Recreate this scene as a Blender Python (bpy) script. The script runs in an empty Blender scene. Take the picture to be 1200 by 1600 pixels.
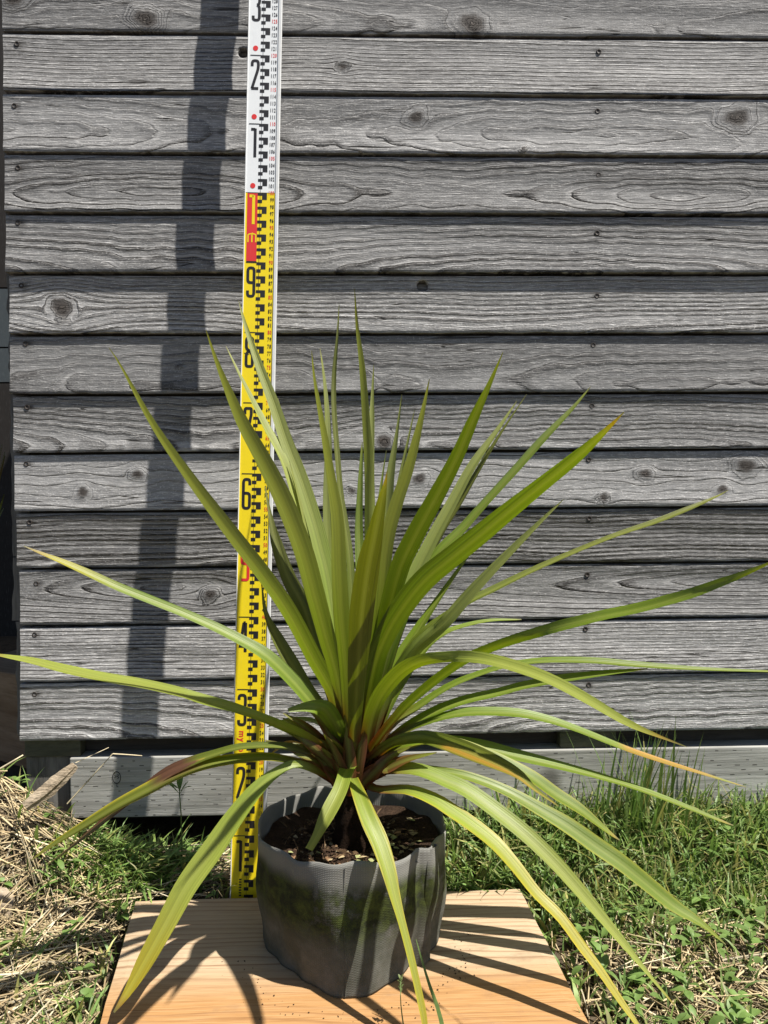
import bpy, bmesh, math, random
import numpy as np
from mathutils import Vector, Matrix

random.seed(7)
rng = np.random.default_rng(11)
sc = bpy.context.scene
COL = sc.collection

# ------------------------------------------------------------------ camera
FPX = 1155.0
CAMH = 0.5794
YAW, PITCH, ROLL = math.radians(1.6), math.radians(2.0), math.radians(0.41)
F_ = Vector((math.sin(YAW) * math.cos(PITCH), math.cos(YAW) * math.cos(PITCH), -math.sin(PITCH)))
R0 = Vector((math.cos(YAW), -math.sin(YAW), 0))
U0 = R0.cross(F_)
R_ = R0 * math.cos(ROLL) - U0 * math.sin(ROLL)
U_ = R0 * math.sin(ROLL) + U0 * math.cos(ROLL)
C_ = Vector((0, 0, CAMH))
cam_d = bpy.data.cameras.new("camera")
cam = bpy.data.objects.new("camera", cam_d)
COL.objects.link(cam)
cam_d.sensor_fit = 'VERTICAL'
cam_d.sensor_height = 36.0
cam_d.sensor_width = 27.0
cam_d.lens = 36.0 * FPX / 1600.0
cam_d.clip_start = 0.02
cam_d.clip_end = 500
cam.matrix_world = Matrix(((R_.x, U_.x, -F_.x, C_.x), (R_.y, U_.y, -F_.y, C_.y), (R_.z, U_.z, -F_.z, C_.z), (0, 0, 0, 1)))
sc.camera = cam

# ------------------------------------------------------------------ world, sun, exposure
SUN_EL, SUN_PHI = math.radians(61.0), math.radians(65.0)
SUN = Vector((math.sin(SUN_PHI) * math.cos(SUN_EL), -math.cos(SUN_PHI) * math.cos(SUN_EL), math.sin(SUN_EL)))
world = bpy.data.worlds.new("World")
sc.world = world
world.use_nodes = True
wn = world.node_tree
bg = wn.nodes['Background']
sky = wn.nodes.new('ShaderNodeTexSky')
sky.sky_type = 'NISHITA'
sky.sun_disc = False
sky.sun_elevation = SUN_EL
sky.sun_rotation = math.pi - SUN_PHI
wn.links.new(sky.outputs[0], bg.inputs[0])
bg.inputs[1].default_value = 0.05
sun_d = bpy.data.lights.new("sun", 'SUN')
sun_d.energy = 5.0
sun_d.angle = math.radians(0.53)
sun_d.color = (1.0, 0.95, 0.87)
sun_o = bpy.data.objects.new("sun", sun_d)
COL.objects.link(sun_o)
sun_o.rotation_euler = SUN.to_track_quat('Z', 'Y').to_euler()
sun_o.location = (2, -1, 4)
sc.view_settings.view_transform = 'Standard'
sc.view_settings.look = 'None'
sc.view_settings.gamma = 1.0
sc.view_settings.use_curve_mapping = False
sc.view_settings.exposure = 1.05
sc.cycles.max_bounces = 8
sc.cycles.transparent_max_bounces = 8

# ------------------------------------------------------------------ helpers
def ray(px, py):
    return F_ + R_ * ((px - 600) / FPX) - U_ * ((py - 800) / FPX)
def at(px, py, Y):
    d = ray(px, py)
    return C_ + d * (Y / d.y)
def at_z(px, py, z):
    d = ray(px, py)
    return C_ + d * ((z - CAMH) / d.z)

def tag(o, label=None, cat=None, group=None, kind=None):
    if label: o['label'] = label
    if cat: o['category'] = cat
    if group: o['group'] = group
    if kind: o['kind'] = kind
    return o
def thing(name, label, cat, loc=(0, 0, 0), group=None):
    o = bpy.data.objects.new(name, None)
    COL.objects.link(o)
    o.location = loc
    o.empty_display_size = 0.05
    return tag(o, label, cat, group)
def obj(name, verts, faces, m, parent=None, smooth=False, local=False, uvs=None, attrs=None, cols=None):
    """one mesh object; verts are world coordinates unless local"""
    V = np.asarray(verts, dtype=np.float64).reshape(-1, 3)
    if parent is not None and not local:
        off = Vector((0, 0, 0)); p = parent
        while p is not None:
            off += p.location; p = p.parent
        V = V - np.array(off)
    me = bpy.data.meshes.new(name)
    if isinstance(faces, np.ndarray):
        faces = faces.tolist()
    me.from_pydata(V.tolist(), [], faces)
    if uvs is not None:
        l = me.uv_layers.new(name='UVMap')
        vi = np.empty(len(me.loops), dtype=np.int32)
        me.loops.foreach_get('vertex_index', vi)
        l.data.foreach_set('uv', np.asarray(uvs, dtype=np.float32)[vi].ravel())
    for k, a in (attrs or {}).items():
        at_ = me.attributes.new(k, 'FLOAT', 'POINT')
        at_.data.foreach_set('value', np.asarray(a, dtype=np.float32).ravel())
    if cols is not None:
        ca = me.attributes.new('Col', 'FLOAT_COLOR', 'POINT')
        c4 = np.ones((len(V), 4), dtype=np.float32); c4[:, :3] = np.asarray(cols)[:, :3]
        ca.data.foreach_set('color', c4.ravel())
    if smooth:
        me.shade_smooth()
    me.materials.append(m)
    me.update()
    o = bpy.data.objects.new(name, me)
    COL.objects.link(o)
    if parent is not None:
        o.parent = parent
    return o
def box_vf(x0, x1, y0, y1, z0, z1):
    v = [(x0, y0, z0), (x1, y0, z0), (x1, y1, z0), (x0, y1, z0), (x0, y0, z1), (x1, y0, z1), (x1, y1, z1), (x0, y1, z1)]
    f = [(0, 3, 2, 1), (4, 5, 6, 7), (0, 1, 5, 4), (1, 2, 6, 5), (2, 3, 7, 6), (3, 0, 4, 7)]
    return v, f
def bevel_mesh(o, w, seg=2):
    bm = bmesh.new(); bm.from_mesh(o.data)
    bmesh.ops.bevel(bm, geom=list(bm.edges), offset=w, segments=seg, affect='EDGES', profile=0.5)
    bm.to_mesh(o.data); bm.free()
def snoise(seed, n=6, fmin=1.0, fmax=8.0):
    r = np.random.default_rng(seed)
    fr = np.exp(r.uniform(np.log(fmin), np.log(fmax), n)); ph = r.uniform(0, 6.283, n); am = r.uniform(.4, 1, n) / np.sqrt(fr / fmin)
    am /= am.sum()
    return lambda x: sum(a * np.sin(6.2832 * f * np.asarray(x) + p) for a, f, p in zip(am, fr, ph))
def sstep(a, b, x):
    t = np.clip((np.asarray(x, dtype=float) - a) / (b - a), 0, 1)
    return t * t * (3 - 2 * t)

class NT:
    """small node-building helper"""
    def __init__(self, name):
        self.m = bpy.data.materials.new(name)
        self.m.use_nodes = True
        self.t = self.m.node_tree
        self.b = self.t.nodes['Principled BSDF']
        self.out = self.t.nodes['Material Output']
    def n(self, typ, ins=None, **kw):
        nd = self.t.nodes.new('ShaderNode' + typ)
        for k, v in kw.items(): setattr(nd, k, v)
        for k, v in (ins or {}).items(): self.put(nd.inputs[k], v)
        return nd
    def put(self, sock, v):
        if hasattr(v, 'is_linked') or isinstance(v, bpy.types.NodeSocket): self.t.links.new(v, sock)
        elif isinstance(v, bpy.types.Node): self.t.links.new(v.outputs[0], sock)
        else: sock.default_value = v
    def math(self, op, a, b=0.0, c=0.0, clamp=False):
        nd = self.n('Math', operation=op); nd.use_clamp = clamp
        self.put(nd.inputs[0], a); self.put(nd.inputs[1], b); self.put(nd.inputs[2], c)
        return nd.outputs[0]
    def ramp(self, fac, stops):
        nd = self.n('ValToRGB'); self.put(nd.inputs[0], fac)
        e = nd.color_ramp.elements
        while len(e) < len(stops): e.new(0.5)
        for i, (p, c) in enumerate(stops):
            e[i].position = p
            e[i].color = (c, c, c, 1) if isinstance(c, (int, float)) else (*c, 1)
        return nd.outputs[0]
    def mix(self, fac, a, b, typ='MIX'):
        nd = self.n('Mix', data_type='RGBA', blend_type=typ)
        self.put(nd.inputs[0], fac)
        for s, v in ((6, a), (7, b)):
            if isinstance(v, tuple) and len(v) == 3: v = (*v, 1)
            self.put(nd.inputs[s], v)
        return nd.outputs[2]
    def noise(self, vec, scale, detail=3.0, rough=.55, dist=0.0):
        nd = self.n('TexNoise', {'Scale': scale, 'Detail': detail, 'Roughness': rough, 'Distortion': dist})
        if vec is not None: self.put(nd.inputs['Vector'], vec)
        return nd.outputs[0]
    def attr(self, name, out='Fac'):
        return self.n('Attribute', attribute_name=name).outputs[out]
    def coord(self, which='Object', scale=(1, 1, 1), loc=(0, 0, 0)):
        tc = self.n('TexCoord').outputs[which]
        mp = self.n('Mapping', {'Vector': tc, 'Scale': scale, 'Location': loc})
        return mp.outputs[0]
    def bump(self, h, strength=1.0, dist=0.001):
        nd = self.n('Bump', {'Height': h, 'Strength': strength, 'Distance': dist})
        self.put(self.b.inputs['Normal'], nd.outputs[0])
        return nd.outputs[0]
    def base(self, c, rough=.8, spec=.3):
        if isinstance(c, tuple) and len(c) == 3: c = (*c, 1)
        self.put(self.b.inputs['Base Color'], c)
        self.put(self.b.inputs['Roughness'], rough)
        self.b.inputs['Specular IOR Level'].default_value = spec
        return self

# ------------------------------------------------------------------ materials
def mat_plank():
    k = NT('weathered_grey_wood')
    ph, kn, rl, tn, st = [k.attr(a) for a in ('phase', 'knot', 'relief', 'tone', 'stain')]
    off = k.n('CombineXYZ', {'X': k.math('MULTIPLY', tn, 37.0), 'Y': k.math('MULTIPLY', tn, 11.0), 'Z': k.math('MULTIPLY', tn, 23.0)}).outputs[0]
    tc = k.n('VectorMath', operation='ADD'); k.put(tc.inputs[0], k.n('TexCoord').outputs['Object']); k.put(tc.inputs[1], off)
    P = tc.outputs[0]
    def sc_(s): return k.n('Mapping', {'Vector': P, 'Scale': s}).outputs[0]
    wob = k.noise(sc_((14, 14, 120)), 1.0, 3)
    ph2 = k.math('ADD', ph, k.math('MULTIPLY', k.math('SUBTRACT', wob, .5), .34))
    fr = k.math('FRACT', ph2)
    ridge = k.ramp(fr, [(0, .35), (.12, .30), (.50, .42), (.74, 1.0), (.86, .92), (.93, .0), (1, .35)])
    line = k.ramp(fr, [(0, .10), (.05, 0.0), (.56, 0.0), (.70, .45), (.78, 1.0), (.93, 1.0), (1, .10)])
    ringid = k.n('TexWhiteNoise', noise_dimensions='1D'); k.put(ringid.inputs['W'], k.math('FLOOR', ph2))
    rv = k.math('ADD', k.math('MULTIPLY', ringid.outputs[0], .75), .35)
    fib = k.noise(sc_((55, 55, 1500)), 1.0, 3, .6)
    fib2 = k.noise(sc_((9, 9, 420)), 1.0, 3, .6)
    saw = k.noise(sc_((420, 10, 14)), 1.0, 2, .5)
    big = k.noise(sc_((2.2, 5, 13)), 1.0, 4, .6)
    fleck = k.noise(sc_((330, 330, 620)), 1.0, 2, .6)
    mid = k.noise(sc_((12, 20, 60)), 1.0, 4, .65)
    # colours: silver-grey weathered wood
    c = k.mix(k.ramp(big, [(.3, 0), (.7, 1)]), (.150, .149, .150), (.285, .283, .282))
    c = k.mix(k.math('MULTIPLY', k.ramp(mid, [(.45, 0), (.80, 1)]), .45), c, (.13, .126, .124))
    c = k.mix(k.math('MULTIPLY', k.math('MULTIPLY', line, rv), k.math('MULTIPLY', rl, 1.05), clamp=True), c, (.050, .047, .046))
    painted_hl = k.ramp(fr, [(0, .9), (.10, 1), (.22, 0), (.92, 0), (1, .9)])  # pale band beside each grain line: sunlit ridge highlight painted into the colour
    c = k.mix(k.math('MULTIPLY', k.math('MULTIPLY', painted_hl, rv), k.math('MULTIPLY', rl, .34), clamp=True), c, (.62, .61, .60))
    c = k.mix(k.math('MULTIPLY', k.ramp(fib2, [(.45, 0), (.7, 1)]), .35), c, (.13, .127, .125))
    c = k.mix(k.math('MULTIPLY', k.ramp(fib, [(.54, 0), (.68, 1)]), .6), c, (.70, .69, .675))
    c = k.mix(k.math('MULTIPLY', k.ramp(saw, [(.55, 0), (.75, 1)]), .05), c, (.12, .118, .115))
    c = k.mix(k.math('MULTIPLY', k.ramp(fleck, [(.60, 0), (.72, 1)]), .45), c, (.72, .71, .70))
    tone = k.math('ADD', .76, k.math('MULTIPLY', k.math('FRACT', k.math('MULTIPLY', tn, 7.31)), .52))
    c = k.mix(1.0, c, k.n('CombineColor', {0: tone, 1: tone, 2: tone}).outputs[0], 'MULTIPLY')
    ck = k.math('ABSOLUTE', k.math('SUBTRACT', k.noise(sc_((3.2, 3.2, 85)), 1.0, 2, .5), .5))
    check = k.math('MULTIPLY', k.ramp(ck, [(.004, 1), (.012, 0)]), k.ramp(k.noise(sc_((5, 5, 30)), 1.0, 2), [(.56, 0), (.62, 1)]))
    c = k.mix(k.math('MULTIPLY', check, .85), c, (.03, .028, .027))
    c = k.mix(kn, c, k.mix(k.math('MULTIPLY', ridge, .6), (.026, .021, .018), (.095, .080, .070)))
    c = k.mix(st, c, (.022, .018, .016))
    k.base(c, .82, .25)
    rough_ = k.math('ADD', .22, k.math('MULTIPLY', rl, .72))
    h = k.math('MULTIPLY', ridge, k.math('MULTIPLY', rv, rl))
    h = k.math('ADD', h, k.math('MULTIPLY', k.math('MULTIPLY', fib, .34), rough_))
    h = k.math('ADD', h, k.math('MULTIPLY', k.math('MULTIPLY', fib2, .42), rough_))
    h = k.math('ADD', h, k.math('MULTIPLY', saw, .05))
    h = k.math('ADD', h, k.math('MULTIPLY', k.math('MULTIPLY', mid, .6), rough_))
    h = k.math('SUBTRACT', k.math('ADD', h, k.math('MULTIPLY', k.math('MULTIPLY', fleck, .24), rough_)), k.math('MULTIPLY', check, 1.2))
    k.bump(h, 1.0, .0030)
    return k.m

def mat_sleeper():
    k = NT('incised_sleeper_wood')
    P = k.n('TexCoord').outputs['Object']
    s = k.n('SeparateXYZ', {0: P}).outputs
    row = k.math('FLOOR', k.math('DIVIDE', s[2], .0078))
    jit = k.n('TexWhiteNoise', noise_dimensions='1D'); k.put(jit.inputs['W'], row)
    cx = k.math('ADD', k.math('DIVIDE', s[0], .0285), k.math('MULTIPLY', row, .37))
    cell = k.math('FLOOR', cx)
    rn = k.n('TexWhiteNoise', noise_dimensions='2D'); k.put(rn.inputs['Vector'], k.n('CombineXYZ', {0: cell, 1: row}).outputs[0])
    ax = k.math('ABSOLUTE', k.math('SUBTRACT', k.math('FRACT', cx), k.math('ADD', .4, k.math('MULTIPLY', rn.outputs[0], .2))))
    az = k.math('ABSOLUTE', k.math('SUBTRACT', k.math('FRACT', k.math('ADD', k.math('DIVIDE', s[2], .0078), k.math('MULTIPLY', k.noise(P, 60), .3))), .55))
    dash = k.math('MULTIPLY', k.math('LESS_THAN', ax, k.math('MULTIPLY', k.math('SUBTRACT', rn.outputs[0], .25), .20)), k.math('LESS_THAN', az, .095))
    def sc_(q): return k.n('Mapping', {'Vector': P, 'Scale': q}).outputs[0]
    g = k.noise(sc_((6, 30, 160)), 1, 4, .6, .6)
    fib = k.noise(sc_((40, 200, 1100)), 1, 3)
    big = k.noise(sc_((3, 6, 16)), 1, 3)
    c = k.mix(k.ramp(big, [(.3, 0), (.7, 1)]), (.24, .24, .222), (.40, .395, .37))
    c = k.mix(k.math('MULTIPLY', k.ramp(g, [(.45, 0), (.62, 1)]), .55), c, (.14, .135, .12))
    c = k.mix(k.math('MULTIPLY', k.ramp(fib, [(.5, 0), (.75, 1)]), .35), c, (.42, .41, .39))
    kd = k.n('VectorMath', operation='DISTANCE'); k.put(kd.inputs[0], k.n('Mapping', {'Vector': P, 'Scale': (1, 1, .7)}).outputs[0]); kd.inputs[1].default_value = (.747, .0, .029)
    kk = k.ramp(k.math('ADD', kd.outputs['Value'], k.math('MULTIPLY', k.math('SUBTRACT', big, .5), .02)), [(.010, 1), (.024, 0)])
    c = k.mix(k.math('MULTIPLY', kk, .8), c, (.075, .07, .062))
    c = k.mix(k.math('MULTIPLY', dash, .85), c, (.05, .047, .042))
    k.base(c, .85, .2)
    h = k.math('SUBTRACT', k.math('ADD', k.math('MULTIPLY', g, .8), k.math('MULTIPLY', fib, .4)), k.math('MULTIPLY', dash, 1.2))
    k.bump(h, 1.0, .0009)
    return k.m

def mat_cedar():
    k = NT('planed_cedar')
    P = k.n('TexCoord').outputs['Object']
    def sc_(q): return k.n('Mapping', {'Vector': P, 'Scale': q}).outputs[0]
    warp = k.noise(sc_((2.0, 7, 7)), 1, 2)
    s = k.n('SeparateXYZ', {0: P}).outputs
    ph = k.math('ADD', k.math('MULTIPLY', s[1], 95), k.math('MULTIPLY', warp, 6.0))
    ph = k.math('ADD', ph, k.math('MULTIPLY', k.noise(sc_((5, 60, 60)), 1, 3), 1.4))
    fr = k.math('FRACT', ph)
    ln = k.ramp(fr, [(0, .2), (.1, 0), (.6, .15), (.9, 1), (1, .2)])
    rid = k.n('TexWhiteNoise', noise_dimensions='1D'); k.put(rid.inputs['W'], k.math('FLOOR', ph))
    broad = k.noise(sc_((.9, 9, 9)), 1, 3, .5)
    fib = k.noise(sc_((18, 700, 700)), 1, 3, .6)
    # paler strip along the back edge, more orange in front of it
    hv = k.math('ADD', k.math('MULTIPLY', s[1], -5.5), k.math('MULTIPLY', broad, .9))
    c = k.mix(k.ramp(hv, [(.42, 0), (.86, 1)]), (.38, .295, .195), (.33, .178, .068))
    c = k.mix(k.math('MULTIPLY', k.math('MULTIPLY', ln, k.math('ADD', .25, rid.outputs[0])), .62), c, (.15, .062, .022))
    c = k.mix(k.math('MULTIPLY', k.ramp(fib, [(.45, 0), (.75, 1)]), .35), c, (.48, .34, .20))
    c = k.mix(k.math('MULTIPLY', k.ramp(fib, [(.30, 1), (.46, 0)]), .40), c, (.15, .075, .032))
    dirt = k.noise(sc_((14, 22, 22)), 1, 5, .7)
    c = k.mix(k.math('MULTIPLY', k.ramp(dirt, [(.56, 0), (.72, 1)]), .45), c, (.16, .10, .06))
    k.base(c, .62, .3)
    k.bump(k.math('ADD', k.math('MULTIPLY', ln, .3), k.math('MULTIPLY', fib, .5)), .8, .0006)
    return k.m

def mat_simple_wood(name, dark, light, rough=.8, scale=(3, 40, 40), bd=.0008):
    k = NT(name)
    P = k.coord('Object', scale)
    n1 = k.noise(P, 1, 5, .65, .5)
    n2 = k.noise(k.coord('Object', tuple(s * 6 for s in scale)), 1, 3)
    c = k.mix(k.ramp(n1, [(.3, 0), (.7, 1)]), dark, light)
    c = k.mix(k.math('MULTIPLY', k.ramp(n2, [(.5, 0), (.7, 1)]), .4), c, tuple(d * .5 for d in dark))
    k.base(c, rough, .2)
    k.bump(k.math('ADD', n1, k.math('MULTIPLY', n2, .5)), 1.0, bd)
    return k.m

def mat_leaf(name='strap_leaf', transl=.28, rough=.47):
    k = NT(name)
    uv = k.n('TexCoord').outputs['UV']
    s = k.n('SeparateXYZ', {0: uv}).outputs
    col = k.attr('Col', 'Color')
    rib = k.noise(k.n('Mapping', {'Vector': uv, 'Scale': (620, 1.0, 1)}).outputs[0], 1, 3, .6)
    rib2 = k.noise(k.n('Mapping', {'Vector': uv, 'Scale': (230, .9, 1)}).outputs[0], 1, 2, .6)
    spot = k.noise(k.n('Mapping', {'Vector': uv, 'Scale': (90, 22, 1)}).outputs[0], 1, 4, .7)
    f = k.math('ADD', .05, k.math('ADD', k.math('MULTIPLY', rib, .85), k.math('MULTIPLY', rib2, 1.05)))
    c = k.mix(1.0, col, k.n('CombineColor', {0: f, 1: f, 2: f}).outputs[0], 'MULTIPLY')
    c = k.mix(k.math('MULTIPLY', k.ramp(spot, [(.60, 0), (.74, 1)]), .30), c, (.20, .20, .05))
    mid = k.ramp(k.math('ABSOLUTE', s[0]), [(0.0, 1), (.0016, 0)])
    c = k.mix(k.math('MULTIPLY', mid, .35), c, (.24, .26, .06))
    k.base(c, k.math('ADD', rough - .08, k.math('MULTIPLY', spot, .2)), .5)
    h = k.math('ADD', k.math('MULTIPLY', rib, .6), k.math('MULTIPLY', rib2, 1.0))
    nrm = k.bump(h, 1.0, .0009)
    tr = k.n('BsdfTranslucent')
    hs = k.n('HueSaturation', {'Saturation': 1.15, 'Value': 1.75, 'Color': c})
    k.put(tr.inputs[0], hs.outputs[0])
    mx = k.n('MixShader', {0: transl}); k.put(mx.inputs[1], k.b.outputs[0]); k.put(mx.inputs[2], tr.outputs[0])
    k.put(k.out.inputs[0], mx.outputs[0])
    return k.m

def mat_vcol(name, transl=0.0, rough=.6, spec=.3):
    k = NT(name)
    c = k.attr('Col', 'Color')
    n1 = k.noise(k.coord('Object'), 180, 3)
    f = k.math('ADD', .7, k.math('MULTIPLY', n1, .6))
    c = k.mix(1.0, c, k.n('CombineColor', {0: f, 1: f, 2: f}).outputs[0], 'MULTIPLY')
    k.base(c, rough, spec)
    if transl:
        tr = k.n('BsdfTranslucent'); hs = k.n('HueSaturation', {'Saturation': 1.1, 'Value': 1.6, 'Color': c}); k.put(tr.inputs[0], hs.outputs[0])
        mx = k.n('MixShader', {0: transl}); k.put(mx.inputs[1], k.b.outputs[0]); k.put(mx.inputs[2], tr.outputs[0])
        k.put(k.out.inputs[0], mx.outputs[0])
    return k.m

def mat_bag():
    k = NT('woven_grow_bag_fabric')
    uv = k.n('TexCoord').outputs['UV']          # metres: around, up
    s = k.n('SeparateXYZ', {0: uv}).outputs
    u = k.math('MULTIPLY', s[0], 2 * math.pi / .0026)
    v = k.math('MULTIPLY', s[1], 2 * math.pi / .0019)
    warp = k.noise(k.n('Mapping', {'Vector': uv, 'Scale': (60, 60, 1)}).outputs[0], 1, 2)
    v = k.math('ADD', v, k.math('MULTIPLY', warp, 2.0))
    wv = k.math('MULTIPLY', k.math('SINE', u), k.math('SINE', v))
    wy = k.math('SINE', v)
    weave = k.math('ADD', k.math('MULTIPLY', wv, .5), k.math('MULTIPLY', wy, .5))
    P = k.n('TexCoord').outputs['Object']
    n1 = k.noise(P, 22, 6, .72)
    n2 = k.noise(P, 70, 5, .7)
    n3 = k.noise(P, 9, 3)
    c = k.mix(k.ramp(n3, [(.3, 0), (.7, 1)]), (.150, .148, .136), (.215, .21, .195))
    c = k.mix(k.ramp(weave, [(.35, 0), (.9, .45)]), c, (.33, .325, .305))
    # darker towards the bottom, moss in a broken belt below the rim band
    low = k.ramp(s[1], [(.0, 1), (.060, .95), (.108, .75), (.120, .05)])
    c = k.mix(k.math('MULTIPLY', low, k.ramp(n1, [(.30, .45), (.60, .92)])), c, (.056, .058, .044))
    belt = k.ramp(s[1], [(.045, 0), (.075, 1), (.110, 1), (.126, 0)])
    side = k.ramp(k.math('ADD', s[0], k.math('MULTIPLY', n3, .10)), [(.05, 1), (.50, .30)])
    moss = k.math('MULTIPLY', belt, k.ramp(k.math('MULTIPLY', k.math('ADD', k.math('MULTIPLY', n1, .7), k.math('MULTIPLY', n2, .4)), k.math('ADD', .74, k.math('MULTIPLY', side, .42))), [(.36, 0), (.50, 1)]))
    c = k.mix(k.math('MULTIPLY', moss, .93), c, k.mix(k.ramp(n2, [(.40, 0), (.68, 1)]), (.014, .018, .007), (.060, .078, .014)))
    k.base(c, .85, .15)
    h = k.math('ADD', k.math('MULTIPLY', weave, .7), k.math('MULTIPLY', k.math('MULTIPLY', moss, n2), 3.0))
    k.bump(h, .5, .0004)
    return k.m

def mat_soil(name, a, b, scale=60):
    k = NT(name)
    P = k.n('TexCoord').outputs['Object']
    n1 = k.noise(P, scale, 6, .75); n2 = k.noise(P, scale * 5, 4, .7)
    c = k.mix(k.ramp(n1, [(.3, 0), (.7, 1)]), a, b)
    c = k.mix(k.math('MULTIPLY', k.ramp(n2, [(.5, 0), (.7, 1)]), .5), c, tuple(x * 1.8 for x in b))
    k.base(c, .95, .1)
    k.bump(k.math('ADD', n1, k.math('MULTIPLY', n2, .5)), 1.0, .004)
    return k.m

def mat_paint(name, c, rough=.35, wear=.06):
    k = NT(name)
    P = k.n('TexCoord').outputs['Object']
    n1 = k.noise(P, 90, 5, .7); n2 = k.noise(k.n('Mapping', {'Vector': P, 'Scale': (700, 700, 30)}).outputs[0], 1, 3)
    cc = k.mix(k.math('MULTIPLY', k.ramp(n1, [(.45, 0), (.8, 1)]), wear * 3), c, tuple(x * .55 for x in c))
    cc = k.mix(k.math('MULTIPLY', k.ramp(n2, [(.58, 0), (.7, 1)]), wear), cc, (.5, .5, .48))
    k.base(cc, k.math('ADD', rough, k.math('MULTIPLY', n1, .15)), .4)
    return k.m

M = dict(
    plank=mat_plank(), sleeper=mat_sleeper(), cedar=mat_cedar(),
    dark=mat_simple_wood('dark_underside_wood', (.035, .03, .026), (.07, .062, .052)),
    postw=mat_simple_wood('grey_post_wood', (.07, .066, .06), (.20, .195, .18), scale=(50, 50, 5)),
    block=mat_simple_wood('green_treated_block', (.05, .052, .036), (.11, .11, .075), scale=(12, 60, 60)),
    tan=mat_simple_wood('tan_timber', (.13, .085, .05), (.25, .185, .125)),
    bark=mat_simple_wood('dry_split_wood', (.20, .155, .105), (.42, .345, .25), scale=(6, 70, 70), bd=.003),
    leaf=mat_leaf(), bag=mat_bag(),
    soil=mat_soil('potting_soil', (.014, .009, .006), (.045, .028, .018), 70),
    ground=mat_soil('bare_earth', (.035, .026, .017), (.085, .066, .045), 30),
    grass=mat_vcol('grass_blades', .28, .5, .35), straw=mat_vcol('dry_straw', .12, .7, .25),
    crumbs=mat_vcol('soil_crumbs', 0, .9, .1),
    stem=mat_soil('dark_fibrous_stem', (.008, .0045, .003), (.026, .014, .008), 120),
    yellow=mat_paint('staff_yellow', (.78, .60, .010)), white=mat_paint('staff_white', (.74, .76, .77)),
    black=mat_paint('staff_black_print', (.012, .011, .013), .4, .02), red=mat_paint('staff_red_print', (.62, .03, .03), .4, .03),
    rail=mat_paint('staff_side_rail', (.62, .63, .63), .45, .10),
    screw=mat_paint('rusty_screw', (.035, .028, .024), .6, .1), ink=mat_paint('stamp_ink', (.02, .02, .022), .7, .03),
    panel=mat_paint('blue_grey_panel', (.055, .068, .075), .6, .12), panel_shade=mat_paint('shade_dark_panel', (.016, .013, .011), .7, .1),
)

# ------------------------------------------------------------------ ground
YW = 1.1405                                        # face plane of the shed wall
gn1, gn2, gn3 = snoise(1, 8, .6, 6), snoise(2, 8, .6, 6), snoise(3, 8, 3, 20)
def gz(x, y):
    x = np.asarray(x, float); y = np.asarray(y, float)
    z = .006 * (gn1(x) + gn2(y)) + .004 * gn3(x + 1.7 * y)
    z = z + .040 * sstep(1.0, 1.13, y) * sstep(.0, .25, x)
    z = z + .150 * np.exp(-(((x + .60) / .16) ** 2 + ((y - 1.08) / .12) ** 2)) * sstep(.86, 1.05, y)   # heap of cut straw by the corner
    z = z + .012 * sstep(.95, 1.1, y)
    near = np.exp(-((x / 3.0) ** 2 + ((y - 1) / 3.0) ** 2))
    inb = sstep(-.36, -.30, x) * (1 - sstep(.20, .26, x)) * sstep(.40, .46, y) * (1 - sstep(.99, 1.02, y))
    return (z * near) * (1 - inb) - .010 * inb
gxs = np.concatenate([-np.geomspace(80, 1.3, 14), np.arange(-1.2, 1.2, .02), np.geomspace(1.3, 80, 14)])
gys = np.concatenate([-np.geomspace(80, .2, 14), np.arange(-.1, 1.5, .02), np.geomspace(1.6, 80, 14)])
GX, GY = np.meshgrid(gxs, gys)
GV = np.stack([GX, GY, gz(GX, GY)], -1).reshape(-1, 3)
nx, ny = len(gxs), len(gys)
ii = (np.arange(ny - 1)[:, None] * nx + np.arange(nx - 1)[None]).ravel()
ground = obj('ground', GV, np.stack([ii, ii + 1, ii + 1 + nx, ii + nx], -1), M['ground'], smooth=True)
tag(ground, kind='structure')

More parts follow.
